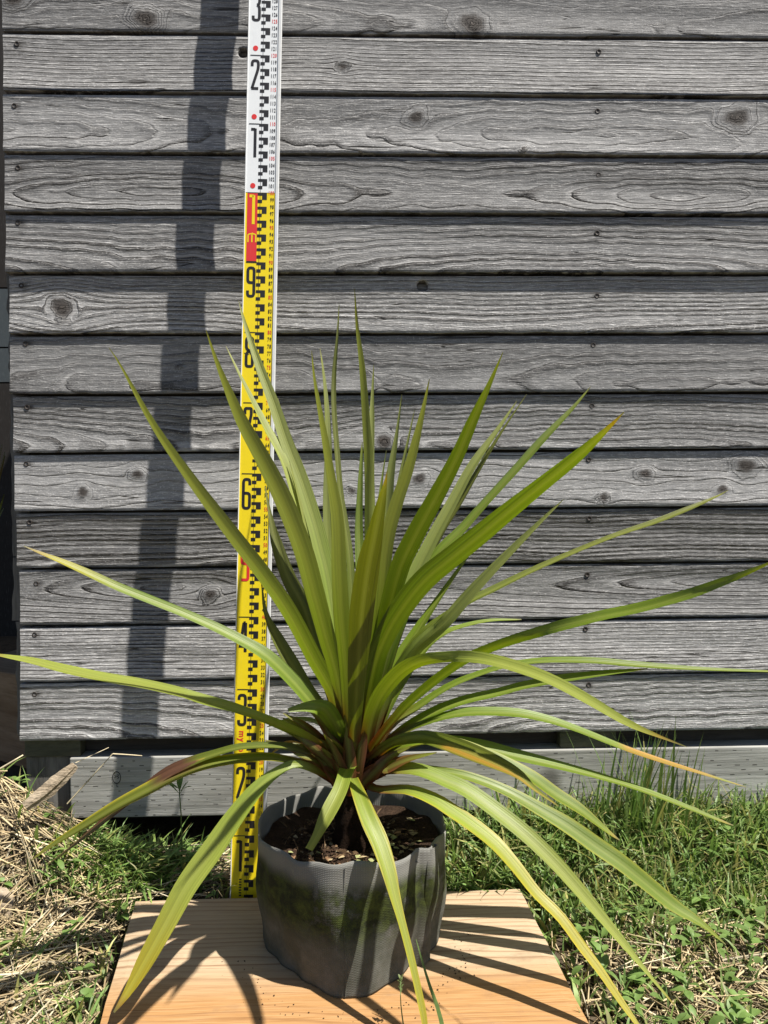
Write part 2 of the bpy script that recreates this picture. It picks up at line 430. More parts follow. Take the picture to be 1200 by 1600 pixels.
# ------------------------------------------------------------------ timber shed: wall of lapped planks
JN = [(46, 61), (141, 152), (236, 245), (331, 336), (423, 430), (519, 522), (613, 614), (706, 701), (797, 791), (886, 877), (977, 962), (1063, 1050), (1157, 1136)]
JZ = [.5 * (at(5 + 28 * l / 1157, l, YW).z + at(1195, r, YW).z) for l, r in JN]     # plank bottoms, top to bottom
SHPX = [0, 6, 12, 16, 22, 32, 22, 22, 19, 15, 9, 9, 17]          # length of the lap shadow on each plank
Q_ = math.tan(SUN_EL) / math.cos(SUN_PHI)
shed = thing('timber_shed', 'weathered grey shed wall of horizontal lapped planks', 'shed', (-.52, YW, 0))
GAP = .0042
XL, XR = -.532, 1.62
def plank(zb, zt, lap, seed, sp, A, L, ph, vc, relief, knots=(), holes=(), stains=(), xl=XL, fine=True, saw=0):
    if fine:
        xs = np.concatenate([np.arange(xl, .70, .004), np.arange(.70, XR + .01, .04)])
        nv = 30
    else:
        xs = np.arange(xl, XR + .01, .03); nv = 8
    vs = np.linspace(0, 1, nv)
    X, T = np.meshgrid(xs, vs)
    zc = (zb + zt) / 2
    eb, et, wv = snoise(seed * 7 + 1, 9, 2, 60), snoise(seed * 7 + 2, 6, 1, 20), snoise(seed * 7 + 3, 6, .5, 5)
    zbx = zb + .0009 * eb(X) + .006 * np.clip(snoise(seed * 7 + 9, 10, 3, 45)(X) - .42, 0, 1); ztx = zt + .0006 * et(X)
    Z = zbx + (ztx - zbx) * T
    Y = YW - lap * (1 - T) + .0012 * wv(X * .5 + T * .6) * (1 - np.abs(2 * T - 1))
    Y += (.0014 + .0011 * ((seed * .37) % 1.0)) * (1 - (2 * T - 1) ** 2)      # boards cupped by the weather
    edge = np.minimum(T, 1 - T) * (zt - zb)
    Y += .0016 * np.clip(1 - edge / .0026, 0, 1) ** 2            # worn arrises
    V = Z - zc
    d1, d2, d3 = snoise(seed * 7 + 4, 4, .3, 1.6), snoise(seed * 7 + 5, 5, .8, 5), snoise(seed * 7 + 6, 8, 4, 30)
    stain = np.zeros_like(X); kn = np.zeros_like(X); Vw = V.copy()
    for kx, kz, kr in knots:
        dx, dv = X - kx, Z - kz
        Vw = Vw - (Vw - (kz - zc)) * .86 * np.exp(-((dx / (3.4 * kr)) ** 2 + (dv / (2.3 * kr)) ** 2))
    d = (A * (np.sin(2 * np.pi * X / L + ph) + .5 * d1(X))) if seed in (6, 13) else A * .42 * (1.0 + 1.1 * np.sin(2 * np.pi * X / L + ph) + .6 * d1(X))
    r = np.sqrt((Vw - vc - .004 * d2(X)) ** 2 + d * d)
    phase = r / sp + (.10 + .25 * (sp > .007)) * d3(X) + .25 * np.sin(r / sp * .37 + seed)
    for kx, kz, kr in knots:
        tha = np.arctan2((Z - kz) * 1.15, X - kx)
        rr = np.sqrt((X - kx) ** 2 * .8 + ((Z - kz) * 1.12) ** 2) * (1 + .10 * np.sin(2 * tha + kx * 40) + .07 * np.sin(3 * tha + kx * 90) + .05 * np.sin(7 * tha + kz * 60))
        m = np.exp(-(rr / (1.35 * kr)) ** 4)
        phase = phase * (1 - m) + (rr / (kr * .36) + .5 * np.sin(rr / kr * 9) + 3) * m
        kn = np.maximum(kn, np.exp(-(rr / (.92 * kr)) ** 6) * .95)
        Y -= .0012 * np.exp(-(rr / (1.2 * kr)) ** 2)
    for sx, sz, sr in stains:
        rr = np.sqrt(((X - sx) / 1.5) ** 2 + (Z - sz) ** 2) / sr
        stain = np.maximum(stain, np.exp(-rr ** 2) * .85)
        stain = np.maximum(stain, .38 * np.exp(-((X - sx) / .0045) ** 2) * np.clip(1 - (sz - Z) / .030, 0, 1) * (Z < sz))
    rel = relief * (1 + .5 * d1(X * 2 + 3 * T)) * (1 + .25 * np.cos(np.pi * T))
    verts = np.stack([X, Y, Z], -1).reshape(-1, 3)
    n = len(xs)
    i0 = (np.arange(nv - 1)[:, None] * n + np.arange(n - 1)[None]).ravel()
    fc = np.stack([i0, i0 + 1, i0 + 1 + n, i0 + n], -1).tolist()
    at_ = dict(phase=phase.ravel(), knot=kn.ravel(), relief=rel.ravel(), tone=np.full(n * nv, (seed * .6180339) % 1.0), stain=stain.ravel())
    # back, top, bottom and ends
    yb = YW + .013
    N0 = n * nv
    bk = [(xs[0], yb, zb), (xs[-1], yb, zb), (xs[-1], yb, zt), (xs[0], yb, zt)]
    extra_b = [(x, yb, z_) for x, z_ in zip(xs, zbx[0])]; extra_t = [(x, yb, zt + .0006 * float(et(x))) for x in xs]
    verts = np.concatenate([verts, np.array(extra_b), np.array(extra_t)])
    B0, T0 = N0, N0 + n
    for j in range(n - 1):
        fc.append([B0 + j, B0 + j + 1, j + 1, j])
        fc.append([(nv - 1) * n + j, (nv - 1) * n + j + 1, T0 + j + 1, T0 + j])
        fc.append([B0 + j + 1, B0 + j, T0 + j, T0 + j + 1])
    fc.append([B0] + [q * n for q in range(nv)] + [T0])
    fc.append([T0 + n - 1] + [q * n + n - 1 for q in range(nv - 1, -1, -1)] + [B0 + n - 1])
    for a in at_:
        at_[a] = np.concatenate([at_[a], np.tile(at_[a][:n], 1), np.tile(at_[a][-n:], 1)])
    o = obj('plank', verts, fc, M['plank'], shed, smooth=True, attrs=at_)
    o.data.set_sharp_from_angle(angle=math.radians(40))
    if holes:
        bm = bmesh.new(); bm.from_mesh(o.data); ox, oy = shed.location.x, shed.location.y
        for hx, hz, hr in holes:
            for f in bm.faces: f.tag = False
            dead = [f for f in bm.faces if len(f.verts) == 4 and abs(f.normal.y) > .6 and f.calc_center_median().y < .006
                    and ((f.calc_center_median().x - hx + ox) ** 2 + (f.calc_center_median().z - hz) ** 2) < hr * hr]
            for f in dead: f.tag = True
            rim = {e for f in dead for e in f.edges if sum(1 for g in e.link_faces if g.tag) == 1}
            for v in {v for e in rim for v in e.verts}:
                q = Vector((v.co.x - hx + ox, 0, v.co.z - hz)); q = q.normalized() * hr
                v.co.x = hx - ox + q.x; v.co.z = hz + q.z
            bmesh.ops.delete(bm, geom=dead, context='FACES_KEEP_BOUNDARY')
            ed = [e for e in rim if e.is_valid]
            ex = bmesh.ops.extrude_edge_only(bm, edges=ed)['geom']
            for v in ex:
                if isinstance(v, bmesh.types.BMVert): v.co.y += .0105
        bm.to_mesh(o.data); bm.free()
    return o

def W(px, py): p = at(px, py, YW); return p.x, p.z
def K(px, py, rpx): x, z = W(px, py); return (x, z, rpx / 1010.0)
SCREW_L = [(26, 68), (22, 165), (28, 262), (28, 348), (33, 446), (40, 537), (42, 636), (41, 725), (46, 816), (56, 912), (54, 992), (54, 1085)]
SCREW_R = [(936, 80), (934, 173), (935, 273), (933, 364), (933, 462), (927, 539), (925, 634), (920, 718), (921, 810), (918, 898), (915, 983), (920, 1070)]
# (ring spacing, pith swing, wave length, phase, pith offset, relief)
SPEC = [
    (.011, .050, 1.5, .4, -.030, .45), (.0060, .022, 2.4, 1.9, .055, 1.15), (.013, .050, .9, 2.2, -.012, .50), (.0078, .034, 1.55, 1.25, -.014, .85),
    (.0085, .050, 1.15, 2.8, -.045, .85), (.0065, .035, 1.4, .9, -.050, .85), (.012, .045, .85, .3, -.030, .55), (.0075, .050, 1.25, 2.5, -.035, .80),
    (.016, .040, 1.3, 1.2, .060, .40), (.0066, .030, 1.9, 3.9, -.040, 1.5), (.0062, .030, 1.70, 1.05, .012, 1.10), (.0056, .012, 2.8, .3, .075, 1.45), (.0085, .050, 1.2, 2.0, -.045, .85)]
KNOTS = {0: [K(228, 30, 17), K(738, 38, 20), K(20, -2, 14)], 1: [K(535, 105, 6)], 2: [K(650, 183, 11), K(1152, 184, 18), K(817, 234, 4)], 5: [K(97, 481, 18)],
         7: [K(600, 690, 13)], 8: [K(130, 769, 9), K(215, 741, 8), K(655, 748, 10), K(1008, 740, 9), K(1166, 728, 14), K(1128, 764, 8), K(550, 767, 6), K(942, 777, 7)],
         10: [K(328, 929, 9)], 6: [K(280, 572, 3)], 9: [], 12: []}
HOLES = {1: [K(380, 82, 8)], 5: [K(660, 447, 9)]}
tops = [JZ[0] + .093] + JZ[:-1]
planks = []
for i in range(13):
    st = []
    if i >= 1:
        for q, (sx, sy) in enumerate((SCREW_L[i - 1], SCREW_R[i - 1])):
            x, z = W(sx, sy); st.append((x + (.004 if q == 0 else 0), z, .0042))
    nextlap = SHPX[i + 1] / 1010.0 / Q_ if i < 12 else .006
    lap = max(nextlap, .0012)
    s = SPEC[i]
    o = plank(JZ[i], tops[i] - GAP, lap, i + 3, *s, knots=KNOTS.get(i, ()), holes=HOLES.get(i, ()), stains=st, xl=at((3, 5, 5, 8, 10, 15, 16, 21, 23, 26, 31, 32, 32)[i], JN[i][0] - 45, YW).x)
    planks.append(o)
    if i >= 1:
        for sx, sy in (SCREW_L[i - 1], SCREW_R[i - 1]):
            x, z = W(sx, sy)
            t = (z - JZ[i]) / (tops[i] - GAP - JZ[i]); y = YW - lap * (1 - t) - .0004 + (.0014 + .0011 * (((i + 3) * .37) % 1.0)) * (1 - (2 * t - 1) ** 2)
            v = []; f = []
            for r_, yy in ((.0042, y + .0012), (.0039, y - .0001), (.0031, y - .0003), (.0013, y + .0006)):
                v += [(x + r_ * math.cos(a * math.pi / 5), yy, z + r_ * math.sin(a * math.pi / 5)) for a in range(10)]
            for q in range(3):
                for a in range(10): f.append([q * 10 + a, q * 10 + (a + 1) % 10, q * 10 + 10 + (a + 1) % 10, q * 10 + 10 + a])
            f.append([30 + a for a in range(10)])
            obj('screw', v, f, M['screw'], o)
zt = tops[0]
for j in range(11):                                      # the wall goes on above the picture
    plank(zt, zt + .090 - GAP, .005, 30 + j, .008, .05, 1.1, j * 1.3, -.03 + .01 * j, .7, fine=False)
    zt += .090
# body behind the planks
v, f = box_vf(XL + .02, XR, YW + .0135, YW + .03, JZ[-1] + .012, zt); obj('backing_sheet', v, f, M['dark'], shed)
v, f = box_vf(XL + .02, XL + .04, YW + .031, YW + 1.4, JZ[-1] + .012, zt); obj('side_wall', v, f, M['postw'], shed)
v, f = box_vf(XR - .02, XR, YW + .031, YW + 1.4, JZ[-1] + .012, zt); obj('side_wall', v, f, M['postw'], shed)
v, f = box_vf(XL + .02, XR, YW + 1.401, YW + 1.42, JZ[-1] + .012, zt); obj('back_wall', v, f, M['postw'], shed)
v, f = box_vf(XL, XR, YW + .001, YW + 1.45, zt + .002, zt + .03); obj('roof', v, f, M['dark'], shed)
v, f = box_vf(XL + .045, XR - .03, YW + .033, YW + 1.39, JZ[-1] + .014, JZ[-1] + .03); obj('floor_panel', v, f, M['dark'], shed)
# end boards of the side wall: ragged ends standing out behind the planks
segs = [(236, 505, 7), (505, 614, 7), (614, 870, 9), (870, 970, 12), (970, 1150, 8)]
for y0, y1, w in segs:
    z1, z0 = at(14, y0, YW + .02).z, at(14, y1, YW + .02).z - .0
    ws = snoise(int(y0), 6, 8, 40)
    zz = np.linspace(z0 + .001, z1 - .001, 26)
    v = []; f = []
    for z in zz:
        xe = XL - .004 - w / 1000.0 * (.55 + .45 * float(ws(z)) + .25 * (z1 - z) / (z1 - z0))
        v += [(xe, YW + .016, z), (XL + .018, YW + .0145, z), (XL + .018, YW + .028, z), (xe + .002, YW + .030, z)]
    for q in range(len(zz) - 1):
        for a in range(4): f.append([q * 4 + a, q * 4 + (a + 1) % 4, q * 4 + 4 + (a + 1) % 4, q * 4 + 4 + a])
    f += [[3, 2, 1, 0], [len(v) - 4, len(v) - 3, len(v) - 2, len(v) - 1]]
    obj('end_board', v, f, M['postw'], shed)

# ------------------------------------------------------------------ sleeper under the wall, spacer blocks
SZ1 = at(700, 1174, YW).z; SZ0 = at(700, 1267, YW).z
SX0 = at(110, 1230, YW).x
sl = thing('timber_sleeper', 'incised grey treated sleeper lying under the shed planks', 'sleeper', (SX0, YW - .002, SZ0))
v, f = box_vf(SX0, XR, YW - .002, YW + .088, SZ0, SZ1); o = obj('beam', v, f, M['sleeper'], sl); bevel_mesh(o, .002)
# round ink stamp on its face
cx, cz = W(183, 1214)
v = []; f = []; n = 28; yy = YW - .0026
for a in range(n):
    for r_ in (1.0, .84):
        v.append((cx + .0066 * r_ * math.cos(a * 6.2832 / n), yy, cz + .0100 * r_ * math.sin(a * 6.2832 / n)))
for a in range(n): f.append([2 * a, 2 * a + 1, (2 * a + 3) % (2 * n), (2 * a + 2) % (2 * n)])
def bar(x0, z0, x1, z1, w):
    d = Vector((x1 - x0, 0, z1 - z0)).normalized(); p = Vector((-d.z, 0, d.x)) * w / 2; b = len(v)
    for s_, q in ((1, (x0, z0)), (-1, (x0, z0)), (-1, (x1, z1)), (1, (x1, z1))): v.append((cx + q[0] + p.x * s_, yy, cz + q[1] + p.z * s_))
    f.append([b, b + 1, b + 2, b + 3])
for q in ((-.0035, .004, -.0012, .0015), (-.0012, .0015, -.0035, -.001), (.0008, .0045, .0034, .0042), (.0034, .0042, .0018, .0018), (.0018, .0018, .0036, -.0006), (.0036, -.0006, .001, -.0014),
          (.0002, -.0105, .0002, -.0145), (.0002, -.0145, .0024, -.0142)): bar(*q, .0009)
obj('ink_stamp', v, f, M['ink'], sl)
FZ = JZ[-1]
def spacer(px0, px1, label, y0=.012):
    x0, x1 = at(px0, 1160, YW).x, at(px1, 1160, YW).x
    v, f = box_vf(x0, x1, YW + .004, YW + .026, SZ1 + .0005, FZ - .0005)
    b = obj('spacer_block', v, f, M['block']); bevel_mesh(b, .0015); tag(b, label, 'block')
v, f = box_vf(XL + .03, XR - .03, YW + .028, YW + .07, SZ1 + .0005, FZ + .0115); obj('gap_dark_strip', v, f, M['dark'], shed)  # dark strip added to keep the gap above the sleeper black
spacer(876, 964, 'short greenish block wedged between shed wall and sleeper near tall grass')
spacer(36, 124, 'dark block under the shed corner behind the straw heap')
x0, x1 = at(36, 1200, YW).x, at(107, 1200, YW).x
v, f = box_vf(x0, x1, YW + .010, YW + .09, SZ0, SZ1 - .0005)
b = obj('timber_offcut', v, f, M['postw']); bevel_mesh(b, .002); tag(b, 'shaded timber offcut beside the end of the sleeper', 'offcut')

# ------------------------------------------------------------------ levelling staff
ST0 = Vector((-.1639, 1.0005, 0.0)); SD = Vector((.0231, .0699, 1.0)).normalized()
staff = thing('levelling_staff', 'yellow and white levelling staff with black scale leaning on the shed wall', 'levelling staff', ST0)
sx_ = Vector((1, 0, -.0231)).normalized(); sy_ = SD.cross(sx_).normalized(); sx_ = sy_.cross(SD)
staff.rotation_euler = Matrix((sx_, sy_, SD)).transposed().to_euler()
SW = .0478; HL = -SW / 2; STOP = 1.93
def sbox(name, a, b, y0, y1, z0, z1, m, bev=0):
    v, f = box_vf(HL + a * SW, HL + b * SW, y0, y1, z0, z1)
    o = obj(name, v, f, m, staff, local=True)
    if bev: bevel_mesh(o, bev)
    return o
sbox('side_rail', 0, .028, -.0010, .0058, .0, STOP, M['rail'], .0004)
sbox('side_rail', .905, 1.0, -.0010, .0058, .0, STOP, M['rail'], .0006)
sbox('face', .0285, .9045, .0, .005, .0, .9995, M['yellow'])
sbox('face', .0285, .9045, .0, .005, 1.0005, STOP, M['white'])
class Flat:
    """collects flat print in staff coordinates (fraction across, metres up)"""
    def __init__(self, lift): self.v = []; self.f = []; self.y = -lift
    def poly(self, pts):
        b = len(self.v); self.v += [(HL + a * SW, self.y, h) for a, h in pts]; self.f.append(list(range(b, b + len(pts))))
    def rect(self, a0, a1, h0, h1): self.poly([(a0, h0), (a1, h0), (a1, h1), (a0, h1)])
    def stroke(self, pts, w, ox, oz, sx, sz):
        P = [Vector((ox + x * sx, oz + z * sz)) for x, z in pts]        # metres
        L = []
        for i, p in enumerate(P):
            d0 = (P[i] - P[i - 1]).normalized() if i else (P[1] - P[0]).normalized()
            d1 = (P[i + 1] - P[i]).normalized() if i < len(P) - 1 else d0
            t = (d0 + d1).normalized(); nrm = Vector((-t.y, t.x)); k = w / 2 / max(.45, nrm.dot(Vector((-d0.y, d0.x))))
            L.append((p + nrm * k, p - nrm * k))
        for (a, b), (c, d) in zip(L, L[1:]):
            n = len(self.v); self.v += [(q.x, self.y, q.y) for q in (a, b, d, c)]; self.f.append([n, n + 1, n + 2, n + 3])
    def done(self, name, m): return obj(name, self.v, self.f, m, staff, local=True)
def rc(pts, r=.16):
    """round the corners of a polyline given in the unit box (x is narrow)"""
    out = [pts[0]]
    for a, b, c in zip(pts, pts[1:], pts[2:]):
        va = Vector((a[0] - b[0], (a[1] - b[1]) * 3.4)); vc_ = Vector((c[0] - b[0], (c[1] - b[1]) * 3.4))
        ra, rb = min(r * 2, va.length * .5), min(r * 2, vc_.length * .5)
        p0 = Vector(b) + Vector((va.x, va.y / 3.4)) * (ra / va.length); p1 = Vector(b) + Vector((vc_.x, vc_.y / 3.4)) * (rb / vc_.length)
        for t in (0, .25, .5, .75, 1): out.append(tuple(p0 * (1 - t) ** 2 + Vector(b) * 2 * t * (1 - t) + p1 * t * t))
    out.append(pts[-1]); return out
DIG = {
    1: [[(.05, 1), (.72, 1)], [(.72, 1.028), (.72, 0)]],
    2: [rc([(0, .80), (0, 1), (1, 1), (1, .72), (.02, .0)], .2), [(-.08, 0.0), (1.05, 0.0)]],
    3: [rc([(0, .84), (0, 1), (1, 1), (1, .60), (.62, .55)], .2), rc([(.62, .55), (1, .48), (1, 0), (0, 0), (0, .16)], .2)],
    4: [[(.52, 1), (0, .2), (1.1, .2)], [(.80, 1.0), (.80, 0)], [(.45, 1), (.80, 1)]],
    5: [rc([(1, 1), (0, 1), (0, .56), (1, .56), (1, 0), (-.05, 0)], .16)],
    6: [rc([(1, .80), (1, 1), (0, 1), (0, 0), (1, 0), (1, .52), (.1, .52)], .2)],
    7: [rc([(0, .80), (0, 1), (1, 1), (1, .78), (.35, .0)], .1)],
    8: [rc([(.5, .54), (0, .62), (0, 1), (1, 1), (1, .62), (0.15, .49), (0, .40), (0, 0), (1, 0), (1, .42), (.5, .54)], .16)],
    9: [rc([(.9, .48), (0, .48), (0, 1), (1, 1), (1, 0), (0, 0), (0, .2)], .2)],
}
blk, redp, blk2, yel = Flat(.00022), Flat(.00020), Flat(.00026), Flat(.00034)
u = .01
for c2 in range(0, int(STOP * 50)):
    t = .02 * (c2 + 1)                                    # top of this two-centimetre unit
    if t > STOP - .01: break
    blk.rect(.39, .52, t - .40 * u, t); blk.rect(.52, .66, t - 1.0 * u, t); blk.rect(.39, .52, t - 1.47 * u, t - 1.0 * u)
blk2.rect(.457, .466, .012, STOP - .01)                   # thin centre line
for dm in range(1, 19):
    h = dm / 10.0
    if dm == 10: continue
    blk2.rect(.085, .39, h - .0010, h + .0002)
    d = dm % 10
    w, wid, hgt = .0040, .0088, .0405
    fd = Flat(.00022)
    for s in DIG[d]: fd.stroke(s, w, HL + .145 * SW, h - .0488, wid, hgt)
    fd.done('digit', M['red'] if dm == 5 else M['black'])
for cmk in range(101, 190, 10):                           # red dots on the second metre
    fd = Flat(.00022); fd.poly([(.235 + .078 * math.cos(a * .3142), cmk / 100.0 + .00385 * math.sin(a * .3142)) for a in range(20)]); fd.done('red_dot', M['red'])
fd = Flat(.00020); fd.rect(.085, .385, .9015, .9990); fd.done('metre_block', M['red'])
blk2.rect(.085, .39, .9993, 1.0003); blk2.rect(.085, .39, .9000, .9012)
for s in DIG[1]: yel.stroke(s, .0040, HL + .135 * SW, .9545, .0090, .0405)
for s in (rc([(0, 0), (0, 1), (1, 1), (1, 0)], .3), [(.5, 1), (.5, 0)]): yel.stroke(s, .0017, HL + .125 * SW, .9285, .0110, .0120)
# small numerals from the built-in font
GLY = {}
def glyph(ch):
    if ch not in GLY:
        cu = bpy.data.curves.new('t', 'FONT'); cu.body = ch; cu.resolution_u = 2; cu.fill_mode = 'FRONT'; cu.offset = .022
        ob = bpy.data.objects.new('t', cu); COL.objects.link(ob)
        dg = bpy.context.evaluated_depsgraph_get(); me = ob.evaluated_get(dg).to_mesh()
        GLY[ch] = (np.array([vv.co[:] for vv in me.vertices]), [list(p.vertices) for p in me.polygons])
        bpy.data.objects.remove(ob); bpy.data.curves.remove(cu)
    return GLY[ch]
def text(fl, s, a, h, size, sx=.62, adv=.60, rot=False):
    x = 0.0
    for ch in s:
        if ch == ' ':
            x += .3 * sx * size; continue
        V, Fc = glyph(ch); b = len(fl.v)
        mn = V[:, 0].min(); wd = np.ptp(V[:, 0])
        for q in V:
            lx, ly = (x + (q[0] - mn + .5 * (adv - wd if not rot else 0)) * sx * size), q[1] * size
            if rot: fl.v.append((HL + a * SW + ly, fl.y, h - lx))
            else: fl.v.append((HL + a * SW + lx, fl.y, h + ly))
        fl.f += [[b + i for i in p] for p in Fc]
        x += (adv if not rot else wd + .09) * sx * size
for c in range(2, 188):
    tgt = redp if c % 5 == 0 else blk2
    s = str(c); size = .0080
    text(tgt, s, .875 - len(s) * .60 * .60 * size / SW, c / 100.0 - .0028, size, sx=.60, adv=.60)
text(redp, 'myzox', .165, .2425, .0125, sx=.92, rot=True)
text(blk2, '5m crosc.', .285, .150, .0045, sx=.8, rot=True)
blk.stroke(rc([(0, 0), (1, 0), (1, 1), (0, 1), (0, 0)], .2), .0014, HL + .14 * SW, .113, .0055, .0120)
for q in range(7): blk2.rect(.25, .32, .018 + q * .0036, .0198 + q * .0036)
tag(blk.done('scale_marks', M['black']), kind='stuff'); tag(blk2.done('black_numbers', M['black']), kind='stuff'); tag(redp.done('red_numbers', M['red']), kind='stuff'); yel.done('metre_print', M['yellow'])

# ------------------------------------------------------------------ cedar board on the ground
BT = .027
bl, br = at_z(212, 1407, BT), at_z(812, 1388, BT)
fl_ = at_z(150, 1618, BT); fr_ = at_z(930, 1618, BT)
k_ = 1.10
fl_ = bl + (fl_ - bl) * k_; fr_ = br + (fr_ - br) * k_
brd_loc = ((bl.x + br.x) / 2, (bl.y + fl_.y) / 2, 0)
nb = 40
ebn = snoise(77, 8, 4, 40)
vv, ff = [], []
rows = np.linspace(0, 1, 12); colsn = np.linspace(0, 1, nb)
for z in (BT, 0.0015):
    for r_ in rows:
        for c_ in colsn:
            p = (bl * (1 - c_) + br * c_) * (1 - r_) + (fl_ * (1 - c_) + fr_ * c_) * r_
            e = .0012 * float(ebn(c_ * .5)) * (1 if r_ in (0, 1) else 0); e2 = .0014 * float(ebn(r_ * .4 + 9)) * (1 if c_ in (0, 1) else 0)
            dz = -.0012 if (z == BT and (r_ in (0, 1) or c_ in (0, 1))) else 0
            vv.append((p.x + e2, p.y + e, z + dz))
n0 = 12 * nb
for r_ in range(11):
    for c_ in range(nb - 1):
        a = r_ * nb + c_
        ff.append([a + nb, a + nb + 1, a + 1, a]); ff.append([n0 + a, n0 + a + 1, n0 + a + nb + 1, n0 + a + nb])
for c_ in range(nb - 1):
    ff.append([c_, c_ + 1, n0 + c_ + 1, n0 + c_]); a = 11 * nb + c_; ff.append([a + 1, a, n0 + a, n0 + a + 1])
for r_ in range(11):
    a = r_ * nb; ff.append([a + nb, a, n0 + a, n0 + a + nb]); a += nb - 1; ff.append([a, a + nb, n0 + a + nb, n0 + a])
board = bpy.data.objects.new('wooden_board', None)
bpy.data.objects.remove(board)
class _L: pass
board = obj('wooden_board', np.array(vv) - np.array(brd_loc), ff, M['cedar'])
board.location = brd_loc
tag(board, 'orange cedar board lying flat on the grass under the grow bag', 'board')

# ------------------------------------------------------------------ grow bag with soil
BC = Vector(((at(549, 1300, .893).x), .893, BT))
bag = thing('grow_bag', 'round grey woven fabric grow bag with green moss and open soil', 'grow bag', BC)
RIM_H = .142
NA = 128
rn1, rn2, rn3 = snoise(21, 6, 1, 4), snoise(22, 8, 1, 9), snoise(23, 8, 1, 6)
def per(fn, a):  # periodic noise round the bag
    return .5 * (fn(np.cos(a) * .5 + 3) + fn(np.sin(a) * .5 + 7))
def bag_r(a, t):
    """radius at angle a (0 = right, -90 deg = towards the camera) and height fraction t"""
    a = (np.asarray(a, float) + np.pi) % (2 * np.pi) - np.pi
    # bottom: a soft four-cornered base with one corner to the camera
    sq = .094 / (np.abs(np.cos(a)) ** 1.5 + np.abs(np.sin(a)) ** 1.5) ** (1 / 1.5) * (1.17 + .10 * np.exp(-((a + np.pi / 2) / .5) ** 2))
    fac = .1125 * (1 + .022 * np.cos(4 * a + .6) + .012 * np.cos(7 * a + 1.0)) + .0025 * per(rn1, a)
    s = sstep(0, .62, t)
    r = sq * (1 - s) + fac * s
    r = r + .0035 * per(rn2, a * 1.0) * (1 - .3 * t)
    r = r + .0022 * np.sin(9 * a + 5 * t + 1.3) * np.sin(np.pi * t) + .0012 * np.sin(17 * a - 7 * t)
    a = (a + np.pi) % (2 * np.pi) - np.pi
    dang = (a - math.radians(-38) + np.pi) % (2 * np.pi) - np.pi          # stitched side flap
    r = r + .0070 * np.exp(-(dang / .045) ** 2) - .0030 * np.exp(-((dang + .11) / .05) ** 2)
    da2 = (a - math.radians(-94) + np.pi) % (2 * np.pi) - np.pi           # centre fold
    r = r - .0012 * np.exp(-(da2 / .012) ** 2)
    return r
ang = np.linspace(-np.pi, np.pi, NA, endpoint=False) - np.pi / 2 + math.radians(3)
rimz = RIM_H + .0060 * per(rn3, ang * 1.0) + .0030 * np.sin(ang * 3 + .6) + .0022 * np.sin(ang * 7) + .0012 * np.sin(ang * 13 + 1)
V, Fc, UV = [], [], []
ts = [0, .02, .06, .13, .22, .32, .42, .52, .62, .72, .82, .90, .96, 1.0]
for t in ts:
    rr = bag_r(ang, t)
    for a, r, rz in zip(ang, rr, rimz):
        lift = .004 * (1 - t) ** 6 * 0
        V.append((BC.x + r * math.cos(a), BC.y + r * .965 * math.sin(a), BT + .0008 + rz * t + lift)); UV.append(((a + 1.5 * np.pi) * .108, rz * t))
no = len(ts)
for t, dr in ((1.004, .0012), (.985, .0024), (.9, .0030), (.75, .0036), (.55, .0045)):       # inside
    rr = bag_r(ang, min(t, 1)) - dr
    for a, r, rz in zip(ang, rr, rimz):
        V.append((BC.x + r * math.cos(a), BC.y + r * .965 * math.sin(a), BT + .0008 + rz * t)); UV.append(((a + 1.5 * np.pi) * .108, .1475 - .3 * max(0, 1 - t) * .02))
for q in range(no + 4):
    for a in range(NA):
        Fc.append([q * NA + a, q * NA + (a + 1) % NA, (q + 1) * NA + (a + 1) % NA, (q + 1) * NA + a])
Fc.append(list(range(NA - 1, -1, -1)))
obj('bag_wall', V, Fc, M['bag'], bag, smooth=True, uvs=UV)
def bag_strip(name, adeg, w, out, t0, t1):
    V, Fc, UV = [], [], []
    for i, t in enumerate(np.linspace(t0, t1, 24)):
        a = math.radians(adeg) + .012 * math.sin(t * 7); r = float(bag_r(np.array([a]), t)[0]); z = BT + .0008 + RIM_H * t
        nrm = Vector((math.cos(a), math.sin(a), 0)); tg = Vector((-nrm.y, nrm.x, 0)); c = Vector((BC.x + r * math.cos(a), BC.y + r * .965 * math.sin(a), z))
        fl = 1 + .2 * math.sin(9 * t + adeg)
        for q in (c - tg * w - nrm * .002, c - tg * w * .6 + nrm * out * .7 * fl, c + tg * w * .7 + nrm * out * fl, c + tg * w + nrm * out * .5, c + tg * w - nrm * .002): V.append(tuple(q)); UV.append(((a + 1.5 * math.pi) * .108 + .004 * len(V) % 5, RIM_H * t))
        if i:
            for k in range(4): b = (i - 1) * 5 + k; Fc.append([b, b + 1, b + 6, b + 5])
    obj(name, V, Fc, M['bag'], bag, smooth=True, uvs=UV)
bag_strip('side_seam', -36, .0075, .0045, .02, .985)
bag_strip('front_seam', -93, .0011, .0008, .01, .99)
